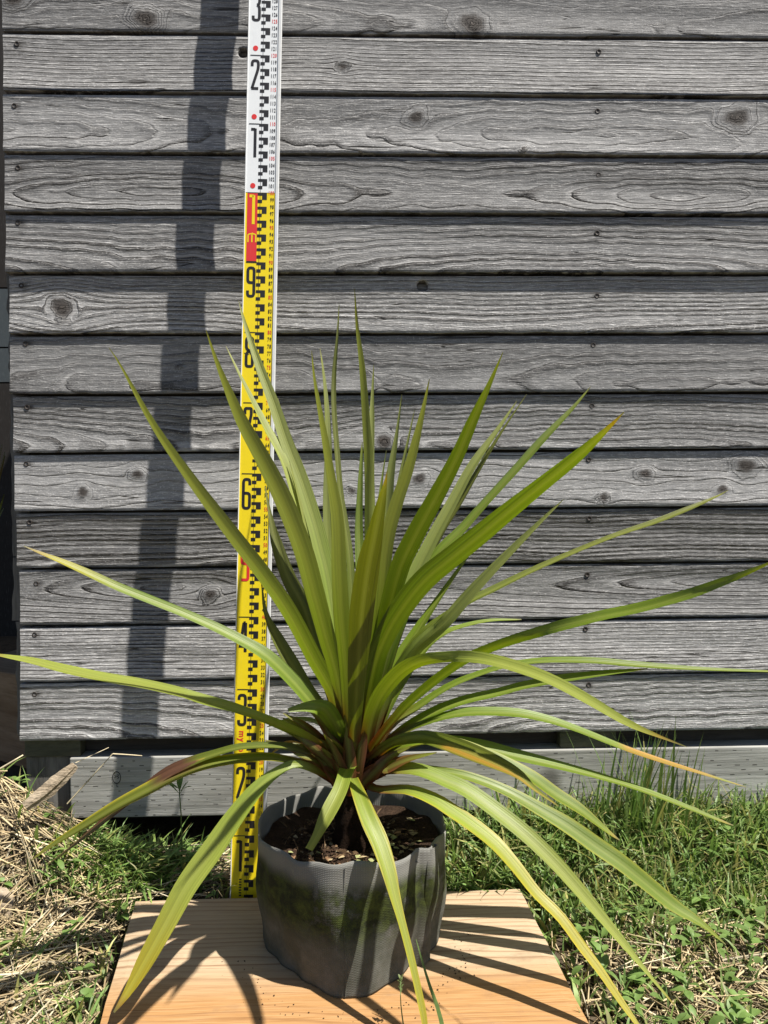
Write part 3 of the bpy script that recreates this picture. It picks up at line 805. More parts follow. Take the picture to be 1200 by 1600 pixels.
# soil surface
nr, na = 26, 72
s1, s2, s3 = snoise(41, 8, 6, 40), snoise(42, 8, 6, 40), snoise(43, 8, 15, 90)
V = [(BC.x, BC.y, BT + .118)]; Fc = []
def soilz(x, y):
    return BT + .116 + .005 * (s1(x) + s2(y)) + .004 * s3(x * .7 + y) + .006 * s3(1.3 * y - .6 * x) * .6
for i in range(1, nr + 1):
    for j in range(na):
        a = j * 2 * math.pi / na; r = .1065 * i / nr
        x, y = BC.x + r * math.cos(a), BC.y + r * .965 * math.sin(a)
        V.append((x, y, float(soilz(x, y)) + .008 * (i / nr) ** 6))
for j in range(na): Fc.append([0, 1 + j, 1 + (j + 1) % na])
for i in range(nr - 1):
    for j in range(na):
        a = 1 + i * na; Fc.append([a + j, a + na + j, a + na + (j + 1) % na, a + (j + 1) % na])
obj('soil', V, Fc, M['soil'], bag, smooth=True)
# crumbs, bark bits, roots and small dry leaves lying on the soil
V, Fc, Cl = [], [], []
def lump(c, s, col, flat=.7):
    b = len(V); q = [(1, 0, 0), (-1, 0, 0), (0, 1, 0), (0, -1, 0), (0, 0, 1), (0, 0, -1)]
    rot = Matrix.Rotation(random.uniform(0, 6.28), 3, 'Z') @ Matrix.Rotation(random.uniform(-.5, .5), 3, 'X')
    for p in q:
        w = rot @ Vector((p[0] * s * random.uniform(.6, 1.5), p[1] * s * random.uniform(.6, 1.3), p[2] * s * flat * random.uniform(.6, 1.2)))
        V.append((c[0] + w.x, c[1] + w.y, c[2] + w.z)); Cl.append(col)
    for t in ((0, 2, 4), (2, 1, 4), (1, 3, 4), (3, 0, 4), (2, 0, 5), (1, 2, 5), (3, 1, 5), (0, 3, 5)): Fc.append([b + i for i in t])
for _ in range(2600):
    a, r = random.uniform(0, 6.283), .102 * math.sqrt(random.random())
    x, y = BC.x + r * math.cos(a), BC.y + r * .96 * math.sin(a)
    k = random.random(); g = random.uniform(.6, 1.6)
    col = (.035 * g, .021 * g, .013 * g) if k < .84 else ((.10 * g, .065 * g, .035 * g) if k < .96 else (.24, .20, .13))
    lump((x, y, float(soilz(x, y)) + .001), random.uniform(.0008, .0034), col)
for _ in range(70):
    a, r = random.uniform(-2.6, .6), .095 * math.sqrt(random.uniform(.2, 1))
    x, y = BC.x + r * math.cos(a), BC.y + r * .96 * math.sin(a)
    g = random.uniform(.7, 1.1)
    lump((x, y, float(soilz(x, y)) + .003), random.uniform(.003, .0058), random.choice([(.30 * g, .24 * g, .14 * g), (.22 * g, .13 * g, .07 * g), (.26 * g, .27 * g, .12 * g)]), .25)
for _ in range(90):                                       # roots and fibres
    a, r = random.uniform(0, 6.28), .09 * math.sqrt(random.random())
    p = Vector((BC.x + r * math.cos(a), BC.y + r * .96 * math.sin(a), 0)); p.z = float(soilz(p.x, p.y)) + .002
    d = Vector((random.uniform(-1, 1), random.uniform(-1, 1), random.uniform(-.1, .3))).normalized() * random.uniform(.006, .022)
    w = Vector((-d.y, d.x, 0)).normalized() * .0005; b = len(V)
    for q in (p - w, p + w, p + d + w, p + d - w, p + d * .5 + Vector((0, 0, .003))): V.append(tuple(q)); Cl.append((.14, .09, .05))
    Fc += [[b, b + 1, b + 4], [b + 1, b + 2, b + 4], [b + 2, b + 3, b + 4], [b + 3, b, b + 4]]
tag(obj('soil_crumbs', V, Fc, M['crumbs'], bag, cols=Cl), kind='stuff')
V, Fc, Cl = [], [], []                                    # a little spilt soil on the board round the bag
for _ in range(120):
    a = random.choice((-2.3, -1.1, -.5)) + random.gauss(0, .35); r = .122 + abs(random.gauss(0, .016))
    g = random.uniform(.6, 1.6); z = random.uniform(.0004, .0012)
    lump((BC.x + r * math.cos(a), BC.y - .012 + r * .96 * math.sin(a) * (.9 if math.sin(a) > 0 else 1.05), BT + z * .6), z, (.05 * g, .03 * g, .018 * g))
tag(obj('spilt_soil', V, Fc, M['crumbs'], cols=Cl), 'dark crumbs of soil spilt on the board around the grow bag', 'soil', kind='stuff')

# ------------------------------------------------------------------ the plant
PB = Vector((at(549, 1250, .893).x, .893, BT + .100))
plant = thing('cordyline_plant', 'green strap leaved cordyline growing in the grow bag', 'plant', PB)
# short trunk wrapped in old leaf bases
V, Fc = [], []
nst, nh = 20, 14
sn_ = snoise(61, 8, 2, 10)
for i in range(nh):
    t = i / (nh - 1)
    for j in range(nst):
        a = j * 2 * math.pi / nst
        r = (.021 - .004 * t + .006 * (1 - t) ** 3) * (1 + .14 * math.sin(5 * a + 4.0 * i) + .1 * float(sn_(a / 6.28 + i)))
        V.append((PB.x + r * math.cos(a), PB.y + r * math.sin(a), PB.z - .012 + .135 * t))
for i in range(nh - 1):
    for j in range(nst): Fc.append([i * nst + j, i * nst + (j + 1) % nst, (i + 1) * nst + (j + 1) % nst, (i + 1) * nst + j])
Fc.append([(nh - 1) * nst + j for j in range(nst)])
obj('stem', V, Fc, M['stem'], plant, smooth=True)

def cr(P, n):
    """Catmull-Rom through control rows (any dimension), n samples, even in chord length"""
    P = np.asarray(P, float); Q = np.vstack([2 * P[0] - P[1], P, 2 * P[-1] - P[-2]])
    seg = np.linalg.norm(np.diff(P[:, :3], axis=0), axis=1); cum = np.concatenate([[0], np.cumsum(seg)])
    out = []
    for s in np.linspace(0, cum[-1], n):
        i = min(int(np.searchsorted(cum, s, 'right')) - 1, len(seg) - 1); t = (s - cum[i]) / max(seg[i], 1e-9)
        p0, p1, p2, p3 = Q[i:i + 4]
        out.append(.5 * ((2 * p1) + (-p0 + p2) * t + (2 * p0 - 5 * p1 + 4 * p2 - p3) * t * t + (-p0 + 3 * p1 - 3 * p2 + p3) * t ** 3))
    return np.array(out), cum[-1]

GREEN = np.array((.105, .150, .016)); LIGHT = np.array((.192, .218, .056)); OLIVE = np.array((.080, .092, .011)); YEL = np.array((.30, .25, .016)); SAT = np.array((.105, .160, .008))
ORG = np.array((.29, .160, .018)); BRN = np.array((.075, .033, .015)); RED = np.array((.120, .036, .014)); TIP = np.array((.045, .030, .022))
def leaf(pts, ytip, g=GREEN, p=1.0, wmax=.022, tip=.013, yel=.02, red=.19, yroot=.893, parent=None, edge=0.0, brown=None, orange=None, cut=False, name='leaf', side=0, fold=.24):
    """pts: (px, py, apparent width px) from root to tip; world depth runs from yroot to ytip"""
    parent = parent or plant
    P2 = np.array(pts, float)
    up_ = pts[-1][1] < 800 and pts[0][1] < 1200
    P2[:, 2] *= np.linspace(.86, .66, len(P2)) if up_ else np.linspace(.90, .78, len(P2))
    P2[-2, 2] *= .8
    if not up_: g = g * np.array((1.0, 1.03, .62))
    s = np.concatenate([[0], np.cumsum(np.linalg.norm(np.diff(P2[:, :2], axis=0), axis=1))]); s /= s[-1]
    yy = yroot + (ytip - yroot) * s ** p
    P3 = np.array([[*at(a, b, y), w * y / FPX] for (a, b, w), y in zip(P2, yy)])
    n = max(18, min(40, int(6 + len(pts) * 4)))
    S, Ln = cr(P3, n)
    S[:, 3] = np.maximum(S[:, 3], .0005)
    aw = S[:, 3].max()
    wph = max(wmax, aw * 1.03)
    thmax = math.acos(min(1.0, aw / wph))
    tang = np.gradient(S[:, :3], axis=0); tang /= np.linalg.norm(tang, axis=1)[:, None]
    nc = 7; us = np.linspace(-1, 1, nc)
    verts, uvs, cols = [], [], []
    pth = None; flip = None
    rs = np.random.default_rng(int(abs(pts[-1][0] * 13 + pts[-1][1] * 7)))
    wphs = rs.uniform(0, 6.28)
    for i in range(n):
        c, t = Vector(S[i, :3]), Vector(tang[i])
        v = (c - C_).normalized()
        uu = t.cross(v).normalized(); b = uu.cross(t).normalized()
        wn_ = t.cross(Vector((0, 0, 1)))
        if wn_.length < .12: wn_ = uu.copy()
        wn_.normalize()
        if wn_.dot(uu) < 0: wn_ = -wn_
        th = math.atan2(wn_.dot(b), wn_.dot(uu))
        if side: th = side
        th = max(-thmax, min(thmax, th))
        pth = th if pth is None else pth + max(-.16, min(.16, th - pth))
        th = pth
        wdir = uu * math.cos(th) + b * math.sin(th)
        half = S[i, 3] / 2 / max(math.cos(th), .25)
        nrm = wdir.cross(t).normalized()
        if flip is None: flip = 1
        up = nrm if nrm.z > 0 or (abs(nrm.z) < .15 and nrm.y > 0) else -nrm
        f_ = i / (n - 1)
        wav = .10 * math.sin(f_ * 9 + wphs) * half
        for q in us:
            dz = fold * (abs(q) ** 1.3) * half + wav * q
            w = c + wdir * (q * half) + up * dz
            verts.append(tuple(w)); uvs.append((q * half, f_ * Ln + wphs))
            gm = float(sstep(.25, .65, f_)); gg = g * gm + (.45 * g + .55 * SAT * (g[1] / .16)) * (1 - gm)
            col = gg * (1 + .10 * math.sin(wphs + 5 * f_))
            col = col * (1 - yel_a(f_, tip, yel)) + YEL * yel_a(f_, tip, yel)
            if edge: e_ = edge * sstep(.62, 1.0, abs(q)); col = col * (1 - e_) + YEL * 1.15 * e_
            if orange:
                a0, a1, q0, q1 = orange; m_ = sstep(a0, a0 + .04, f_) * (1 - sstep(a1 - .05, a1, f_)) * sstep(q0 - .25, q0, q) * (1 - sstep(q1, q1 + .25, q)); col = col * (1 - m_) + ORG * m_
            if brown:
                a0, a1, q0, q1 = brown; m_ = sstep(a0, a0 + .05, f_) * (1 - sstep(a1 - .05, a1, f_)) * sstep(q0 - .2, q0, q) * (1 - sstep(q1, q1 + .2, q)); col = col * (1 - m_) + BRN * m_
            if tip and not cut:
                m_ = sstep(1 - tip * 1.8, 1 - tip * 1.0, f_); col = col * (1 - m_) + ORG * .8 * m_
                m_ = sstep(1 - tip * .9, 1 - tip * .2, f_); col = col * (1 - m_) + TIP * m_
            m_ = (1 - sstep(red * .35, red, f_)) * (.55 + .45 * abs(q)); m_ = max(m_, 1 - sstep(0, red * .45, f_)); col = col * (1 - m_) + RED * (.7 + .5 * abs(q)) * m_
            cols.append(col)
    fc = []
    for i in range(n - 1):
        for j in range(nc - 1): a = i * nc + j; fc.append([a, a + 1, a + nc + 1, a + nc])
    return obj(name, verts, fc, M['leaf'], parent, smooth=True, uvs=uvs, cols=cols)
def yel_a(f, tip, y):
    return float(sstep(1 - tip * 2 - y * 2.2, 1 - tip * 1.5, f)) * min(1.0, y * 8) if y else 0.0
def RT(*l): return list(l)

# upright leaves, left to right
leaf([(535, 1165, 24), (523, 1092, 28), (490, 1030, 32), (450, 955, 33), (410, 897, 31), (360, 832, 28), (300, 752, 22), (240, 665, 15), (190, 574, 6), (170, 543, 1.5)], .640, LIGHT)
leaf([(545, 1160, 24), (528, 1062, 28), (510, 997, 34), (492, 930, 39), (473, 860, 40), (443, 783, 38), (410, 717, 33), (377, 657, 26), (343, 577, 14), (322, 516, 2)], .600, LIGHT * .95)
leaf([(545, 1170, 20), (528, 1040, 24), (500, 897, 22), (483, 840, 22), (460, 767, 21), (443, 717, 19), (417, 670, 16), (380, 597, 10), (353, 541, 2)], .950, LIGHT * 1.15)
leaf([(546, 1160, 22), (535, 1040, 30), (513, 905, 33), (503, 863, 33), (490, 813, 32), (470, 750, 30), (447, 690, 27), (427, 630, 23), (403, 567, 18), (383, 507, 10), (373, 470, 1.5)], .965, LIGHT)
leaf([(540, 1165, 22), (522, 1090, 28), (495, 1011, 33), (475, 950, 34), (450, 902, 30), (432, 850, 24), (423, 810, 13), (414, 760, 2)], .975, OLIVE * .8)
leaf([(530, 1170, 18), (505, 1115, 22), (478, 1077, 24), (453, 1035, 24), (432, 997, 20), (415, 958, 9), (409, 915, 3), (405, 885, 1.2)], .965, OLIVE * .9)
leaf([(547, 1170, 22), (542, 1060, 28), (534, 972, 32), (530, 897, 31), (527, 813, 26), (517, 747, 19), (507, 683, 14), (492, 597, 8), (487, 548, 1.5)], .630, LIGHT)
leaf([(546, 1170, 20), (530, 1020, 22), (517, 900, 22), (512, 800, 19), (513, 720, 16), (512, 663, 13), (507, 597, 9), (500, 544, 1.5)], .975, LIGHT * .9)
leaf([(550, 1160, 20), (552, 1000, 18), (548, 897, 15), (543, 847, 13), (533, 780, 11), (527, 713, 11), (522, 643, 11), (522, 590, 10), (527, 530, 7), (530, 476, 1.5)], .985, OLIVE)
leaf([(556, 1160, 22), (572, 1000, 24), (578, 890, 24), (578, 830, 22), (577, 747, 20), (572, 663, 17), (566, 580, 14), (558, 513, 10), (554, 451, 1.5)], .800, LIGHT, yel=.04)
leaf([(556, 1160, 18), (566, 990, 20), (562, 870, 18), (561, 820, 16), (563, 760, 12), (565, 713, 8), (566, 690, 1.5)], .975, GREEN)
leaf([(558, 1160, 18), (578, 950, 18), (580, 820, 14), (580, 720, 13), (581, 663, 12), (582, 617, 9), (584, 570, 1.5)], 1.01, LIGHT)
leaf([(560, 1160, 22), (585, 1020, 28), (598, 900, 28), (605, 800, 24), (611, 740, 17), (620, 680, 10), (628, 616, 1.5)], .975, LIGHT)
leaf([(556, 1160, 18), (580, 960, 20), (590, 820, 12), (597, 750, 6), (604, 703, 1.2)], 1.0, GREEN)
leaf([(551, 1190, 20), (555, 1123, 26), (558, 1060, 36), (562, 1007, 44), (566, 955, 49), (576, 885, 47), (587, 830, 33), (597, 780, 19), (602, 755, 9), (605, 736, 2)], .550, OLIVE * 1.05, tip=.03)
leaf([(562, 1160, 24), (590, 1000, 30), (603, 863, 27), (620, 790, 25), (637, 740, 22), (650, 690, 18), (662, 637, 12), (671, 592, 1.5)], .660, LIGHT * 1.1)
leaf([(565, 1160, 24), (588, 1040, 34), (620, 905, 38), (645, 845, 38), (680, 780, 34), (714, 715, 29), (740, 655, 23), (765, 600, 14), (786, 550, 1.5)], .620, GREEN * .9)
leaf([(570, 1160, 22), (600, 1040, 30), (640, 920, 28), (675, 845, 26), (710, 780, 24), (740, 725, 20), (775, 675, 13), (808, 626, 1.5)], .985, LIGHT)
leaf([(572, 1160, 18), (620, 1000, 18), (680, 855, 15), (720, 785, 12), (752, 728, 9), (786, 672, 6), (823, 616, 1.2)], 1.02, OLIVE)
leaf([(572, 1160, 22), (615, 1000, 24), (675, 880, 22), (725, 825, 20), (760, 785, 18), (810, 730, 17), (850, 685, 15), (895, 638, 10), (923, 604, 1.5)], .985, GREEN)
leaf([(566, 1165, 24), (583, 1050, 34), (603, 993, 40), (632, 945, 43), (665, 905, 44), (705, 872, 43), (750, 836, 42), (800, 795, 38), (850, 755, 33), (900, 715, 28), (945, 674, 16), (975, 644, 2)], .560, GREEN, tip=.03)
leaf([(575, 1170, 22), (612, 1075, 28), (650, 1015, 27), (700, 968, 25), (750, 912, 22), (805, 855, 17), (850, 810, 11), (881, 780, 1.5)], .830, LIGHT * .95)
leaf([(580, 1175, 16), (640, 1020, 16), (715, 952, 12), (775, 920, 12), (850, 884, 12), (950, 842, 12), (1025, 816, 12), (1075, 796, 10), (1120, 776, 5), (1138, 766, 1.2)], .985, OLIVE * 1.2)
# right-hand leaves, arching outwards
leaf([(575, 1180, 18), (612, 1130, 15), (650, 1090, 15), (715, 1040, 15), (775, 1010, 17), (850, 985, 20), (925, 967, 22), (1000, 952, 22), (1075, 930, 20), (1140, 905, 15), (1185, 887, 9), (1215, 874, 3)], .610, GREEN)
leaf([(575, 1180, 16), (615, 1090, 16), (660, 1020, 13), (690, 993, 11), (720, 980, 10), (765, 970, 8), (815, 968, 1.5)], 1.02, GREEN)
leaf([(568, 1190, 22), (585, 1110, 26), (615, 1062, 26), (650, 1036, 22), (690, 1027, 20), (740, 1027, 22), (800, 1041, 24), (860, 1063, 23), (920, 1095, 20), (980, 1130, 14), (1030, 1151, 7), (1073, 1167, 1.5)], .580, LIGHT * .95, tip=.05)
leaf([(575, 1190, 14), (612, 1135, 13), (650, 1108, 12), (700, 1075, 12), (750, 1054, 12), (800, 1040, 12), (850, 1034, 13), (925, 1034, 12), (1000, 1040, 10), (1100, 1046, 8), (1215, 1050, 4)], .945, GREEN)
leaf([(575, 1195, 16), (625, 1146, 14), (675, 1115, 14), (725, 1096, 15), (775, 1085, 17), (820, 1073, 18), (880, 1062, 17), (950, 1052, 12), (1012, 1045, 2)], .925, GREEN * .95, tip=.02)
leaf([(572, 1195, 16), (620, 1152, 14), (665, 1130, 13), (725, 1115, 14), (800, 1115, 14), (850, 1124, 13), (900, 1140, 12), (975, 1170, 12), (1040, 1192, 10), (1100, 1210, 7), (1166, 1230, 1.5)], .880, GREEN, orange=(.66, .95, -1, 1), tip=.03)
leaf([(575, 1200, 18), (615, 1178, 17), (665, 1158, 18), (742, 1166, 20), (804, 1181, 19), (867, 1196, 16), (929, 1212, 14), (992, 1231, 12), (1054, 1254, 10), (1117, 1279, 7), (1146, 1290, 1.5)], .875, GREEN, tip=.02)
leaf([(570, 1195, 20), (608, 1165, 20), (650, 1152, 22), (690, 1160, 27), (750, 1183, 30), (804, 1208, 22), (835, 1233, 12), (873, 1260, 2)], .700, OLIVE * 1.1, orange=(.45, .98, -.55, -.15), tip=.02)
leaf([(572, 1200, 18), (640, 1160, 20), (700, 1160, 20), (762, 1180, 20), (825, 1212, 21), (867, 1241, 20), (908, 1267, 17), (950, 1300, 10), (968, 1313, 2)], .845, GREEN * 1.05, edge=.4, tip=.02)
leaf([(570, 1210, 16), (620, 1200, 14), (700, 1207, 15), (742, 1217, 17), (792, 1237, 20), (846, 1267, 25), (888, 1292, 29), (929, 1321, 30), (971, 1350, 29), (1012, 1383, 28), (1054, 1417, 25), (1096, 1443, 16), (1134, 1476, 2)], .800, GREEN * 1.05, edge=.35, p=.8, tip=.015)
leaf([(565, 1212, 20), (600, 1203, 20), (650, 1203, 23), (700, 1222, 27), (733, 1238, 29), (783, 1274, 29), (825, 1308, 28), (867, 1349, 26), (900, 1386, 24), (933, 1425, 21), (971, 1471, 16), (1012, 1521, 10), (1059, 1577, 2)], .745, LIGHT, p=.8, tip=.02)
leaf([(565, 1222, 16), (590, 1234, 12), (637, 1235, 16), (677, 1250, 22), (705, 1268, 25), (733, 1287, 27), (771, 1317, 28), (804, 1354, 25), (837, 1396, 21), (875, 1434, 19), (908, 1479, 18), (937, 1517, 15), (971, 1567, 12), (1000, 1608, 9), (1025, 1650, 2)], .690, LIGHT * np.array((1.05, 1.0, .8)), p=.8, edge=.9, yel=.3, tip=.02)
# leaves falling forwards over the rim
leaf([(548, 1212, 18), (553, 1222, 19), (561, 1243, 24), (577, 1284, 31), (593, 1320, 32), (607, 1363, 28), (617, 1403, 21), (627, 1440, 16), (640, 1490, 15), (650, 1533, 14), (661, 1585, 13), (668, 1630, 8), (672, 1650, 2)], .690, LIGHT * np.array((1.0, .98, .7)), p=.42, edge=.8, yel=.14, red=.05, tip=.01)
leaf([(548, 1196, 22), (541, 1207, 26), (531, 1237, 27), (513, 1273, 27), (497, 1305, 24), (484, 1328, 17)], .775, LIGHT, p=.42, red=.06, cut=True, tip=0, yel=0)
# left-hand leaves
leaf([(535, 1222, 14), (509, 1210, 14), (464, 1194, 14), (432, 1207, 18), (400, 1235, 28), (367, 1277, 36), (333, 1327, 41), (293, 1383, 41), (260, 1443, 38), (227, 1503, 33), (200, 1550, 22), (178, 1582, 4)], .735, LIGHT * 1.05, p=.8, yel=.14, tip=.03)
leaf([(530, 1215, 14), (495, 1200, 14), (450, 1189, 15), (415, 1184, 16), (367, 1188, 18), (320, 1196, 19), (277, 1211, 20), (233, 1234, 22), (183, 1260, 21), (133, 1290, 18), (83, 1320, 12), (48, 1345, 2)], .835, OLIVE * 1.1, edge=.75, brown=(.42, .62, -1, .2), tip=.015, p=.9)
leaf([(530, 1210, 14), (485, 1180, 16), (443, 1168, 15), (380, 1168, 14), (333, 1180, 14), (290, 1196, 18), (258, 1212, 18), (217, 1241, 13), (167, 1280, 11), (117, 1320, 8), (72, 1353, 2)], .855, OLIVE, brown=(.46, 1.1, -1, 1), tip=.01, p=.9)
leaf([(528, 1198, 16), (492, 1165, 17), (457, 1144, 16), (415, 1124, 15), (367, 1106, 17), (317, 1094, 20), (267, 1081, 21), (217, 1070, 20), (160, 1060, 18), (100, 1047, 15), (50, 1034, 11), (-8, 1023, 4), (-25, 1020, 1)], .630, LIGHT * .95, tip=.02)
leaf([(532, 1180, 20), (499, 1116, 24), (478, 1088, 26), (450, 1057, 26), (415, 1024, 24), (380, 1003, 20), (333, 979, 17), (283, 957, 15), (233, 937, 15), (183, 917, 15), (140, 897, 14), (100, 879, 11), (58, 862, 6), (37, 853, 1.5)], .855, GREEN, tip=.04, yel=.1)
leaf([(540, 1185, 22), (530, 1147, 28), (516, 1120, 34), (503, 1107, 32), (478, 1105, 24), (450, 1110, 8)], .825, GREEN * 1.1, cut=True, tip=0, yel=0, red=.3)
leaf([(530, 1175, 14), (510, 1140, 12), (485, 1127, 10), (450, 1127, 10), (417, 1136, 2)], .965, GREEN, tip=.02)
leaf([(530, 1208, 14), (513, 1200, 15), (485, 1175, 15), (450, 1163, 12), (424, 1177, 2)], .960, OLIVE * 1.2, orange=(.45, 1, -1, 1))
leaf([(575, 1185, 14), (605, 1140, 13), (621, 1116, 13), (634, 1100, 14), (647, 1090, 3)], .97, GREEN, orange=(.55, 1, -1, 1), tip=0, cut=True)
# short inner leaf bases that close the heart of the rosette
hr = random.Random(5)
for k in range(44):
    a = hr.uniform(-1.25, 1.25); L = hr.uniform(60, 135); c0 = 548 + a * 10 + hr.uniform(-5, 5); y0 = 1246 - hr.uniform(0, 40)
    dx, dy = math.sin(a) * L, -math.cos(a) * L
    leaf([(c0, y0, 20), (c0 + dx * .25, y0 + dy * .35, 25), (c0 + dx * .6, y0 + dy * .75, 19), (c0 + dx, y0 + dy, 2)], .888 + hr.uniform(-.045, .05), GREEN * hr.uniform(.7, 1), red=1.25, tip=.03, yel=0, yroot=.888 - .018 * math.cos(a * 1.2) * hr.choice((1, 1, 0, -1)))
# slim young leaves packed into the upright centre
for (tx_, ty_, dep) in ((434, 622, .99), (648, 640, 1.0), (452, 720, .93), (690, 800, 1.01), (745, 850, 1.0)):
    xm = 552 + (tx_ - 552) * .45; ym = 1165 + (ty_ - 1165) * .5
    leaf([(552 + (tx_ - 552) * .05, 1170, 20), (552 + (tx_ - 552) * .22, 1165 + (ty_ - 1165) * .25, 22), (xm, ym, 20), (552 + (tx_ - 552) * .75, 1165 + (ty_ - 1165) * .78, 13), (tx_, ty_, 1.2)], dep, (LIGHT, GREEN)[int(tx_) % 2])
# ------------------------------------------------------------------ ground cover
def in_board(x, y, m=.0):
    t = (bl.y - y) / (bl.y - fl_.y)
    xl = bl.x + (fl_.x - bl.x) * t; xr = br.x + (fr_.x - br.x) * t
    yb = bl.y + (br.y - bl.y) * (x - bl.x) / (br.x - bl.x)
    return (x > xl - m) and (x < xr + m) and (y < yb + m) and (y > fl_.y - m)
class Blades:
    def __init__(self): self.v, self.f, self.c = [], [], []
    def blade(self, base, az, length, w, bend, col, lean=.25, seg=4, twist=0, zmin=None, coltip=None):
        b = len(self.v); d = Vector((math.cos(az), math.sin(az), 0)); sd = Vector((-d.y, d.x, 0))
        p = Vector(base); an = lean; st = length / seg
        for i in range(seg + 1):
            t = i / seg; ww = w * (1 - t ** 1.8) * (.75 + .5 * min(1, 3 * t)) * .5
            sv = (sd * math.cos(twist * t) + Vector((0, 0, 1)) * math.sin(twist * t)) * ww
            cc = col if coltip is None else tuple(a * (1 - t) + b_ * t for a, b_ in zip(col, coltip))
            if i < seg:
                self.v += [tuple(p - sv), tuple(p + sv)]; self.c += [cc, cc]
            else:
                self.v.append(tuple(p)); self.c.append(cc)
            p = p + (d * math.sin(an) + Vector((0, 0, 1)) * math.cos(an)) * st
            if zmin is not None and p.z < zmin: p.z = zmin
            an += bend / seg
        for i in range(seg - 1): a = b + 2 * i; self.f.append([a, a + 1, a + 3, a + 2])
        self.f.append([b + 2 * seg - 2, b + 2 * seg - 1, b + 2 * seg])
    def stalk(self, p, d, w, col, sag=.0):
        """lying straw: a bent three-sided stick"""
        b = len(self.v); d = Vector(d); L = d.length; t = d.normalized(); s = t.cross(Vector((0, 0, 1)))
        s = s.normalized() if s.length > 1e-4 else Vector((1, 0, 0)); u_ = s.cross(t)
        k = Vector((random.uniform(-1, 1), random.uniform(-1, 1), random.uniform(-.3, 1))) * L * sag
        for i in range(4):
            q = Vector(p) + d * (i / 3) + k * (1 - (i / 1.5 - 1) ** 2); ww = w * (1 - .35 * i / 3)
            for a in (0, 2.09, 4.19): r_ = s * math.cos(a) * ww + u_ * math.sin(a) * ww; self.v.append(tuple(q + r_)); self.c.append(col)
        for i in range(3):
            for a in range(3): self.f.append([b + 3 * i + a, b + 3 * i + (a + 1) % 3, b + 3 * i + 3 + (a + 1) % 3, b + 3 * i + 3 + a])
        self.f.append([b + 9, b + 10, b + 11])
    def leaflet(self, base, az, L, w, pitch, col):
        b = len(self.v); d = Vector((math.cos(az) * math.cos(pitch), math.sin(az) * math.cos(pitch), math.sin(pitch))); s = Vector((-math.sin(az), math.cos(az), 0)); u_ = s.cross(d) * -1
        prof = [(0, .05, 0), (.2, .7, .03), (.45, 1, .05), (.7, .75, .02), (.88, .38, -.03), (1, 0.02, -.08)]
        for t, ww, h in prof:
            c = Vector(base) + d * (L * t) + Vector((0, 0, h * L))
            self.v += [tuple(c - s * w * ww * .5 + u_ * w * .12 * ww), tuple(c), tuple(c + s * w * ww * .5 + u_ * w * .12 * ww)]; self.c += [col] * 3
        for i in range(5):
            a = b + 3 * i; self.f += [[a, a + 1, a + 4, a + 3], [a + 1, a + 2, a + 5, a + 4]]
    def done(self, name, m, **kw): return obj(name, self.v, self.f, m, cols=self.c, smooth=True, **kw)
def gcol():
    g = random.uniform(.85, 1.65); k = random.random()
    if k < .12: return (.25 * g, .24 * g, .08 * g)
    return (.095 * g, .155 * g, .040 * g) if k < .55 else (.135 * g, .19 * g, .050 * g)
def scol():
    g = random.uniform(.35, 1.1); k = random.random()
    return (.55 * g, .44 * g, .26 * g) if k < .6 else ((.36 * g, .27 * g, .15 * g) if k < .85 else (.66 * g, .58 * g, .41 * g))
def clear(x, y, m=.004):
    if in_board(x, y, m): return False
    if y > YW - .012: return False
    if abs(x - (ST0.x)) < .03 and abs(y - ST0.y) < .02: return False
    return True
gr, sw_, wd = Blades(), Blades(), Blades()
def patch(x, y):
    return .5 + .5 * float(gn3(x * .45 + 3) * .9 + gn1(y * 3 + x * 2))
N = 0
while N < 15000:
    x, y = random.uniform(-.95, 1.05), random.uniform(.55, YW - .012)
    if not clear(x, y): continue
    left = x < -.05
    dens = (.06 + .36 * patch(x, y) * (1.6 if y < .82 else .8)) if left else (.40 + .6 * float(sstep(.86, 1.02, y)))
    if left and x < -.42 and y > .93: dens *= .22
    if left and -.44 < x < -.30 and .99 < y < 1.10: dens = .95
    if not left and y < .90: dens *= .50
    if random.random() > dens: continue
    N += 1
    z = float(gz(x, y)) - .002
    L = random.uniform(.020, .062) * (1.0 if left else (.75 + .9 * float(sstep(.9, 1.1, y))))
    gr.blade((x, y, z), random.uniform(0, 6.283), L, random.uniform(.0018, .0042) * (1.0 if random.random() < .82 else 1.7), random.uniform(.3, 1.7), gcol(), lean=random.uniform(.0, .9), twist=random.uniform(-1, 1), zmin=z + .002, coltip=None if random.random() < .8 else (.22, .19, .08))
for q in range(750):
    x, y = random.gauss(-.345, .05), random.uniform(1.025, 1.10)
    if not clear(x, y) or x > -.20: continue
    z = float(gz(x, y)) - .002
    gr.blade((x, y, z), random.gauss(-.2, 1.2), random.uniform(.035, .085), random.uniform(.0025, .0055), random.uniform(.6, 1.6), tuple(c * 1.15 for c in gcol()), lean=random.uniform(.3, 1.1), twist=random.uniform(-1, 1), zmin=z + .004)
tag(gr.done('grass', M['grass']), 'short green grass growing around the board and along the sleeper', 'grass', kind='stuff')
N = 0
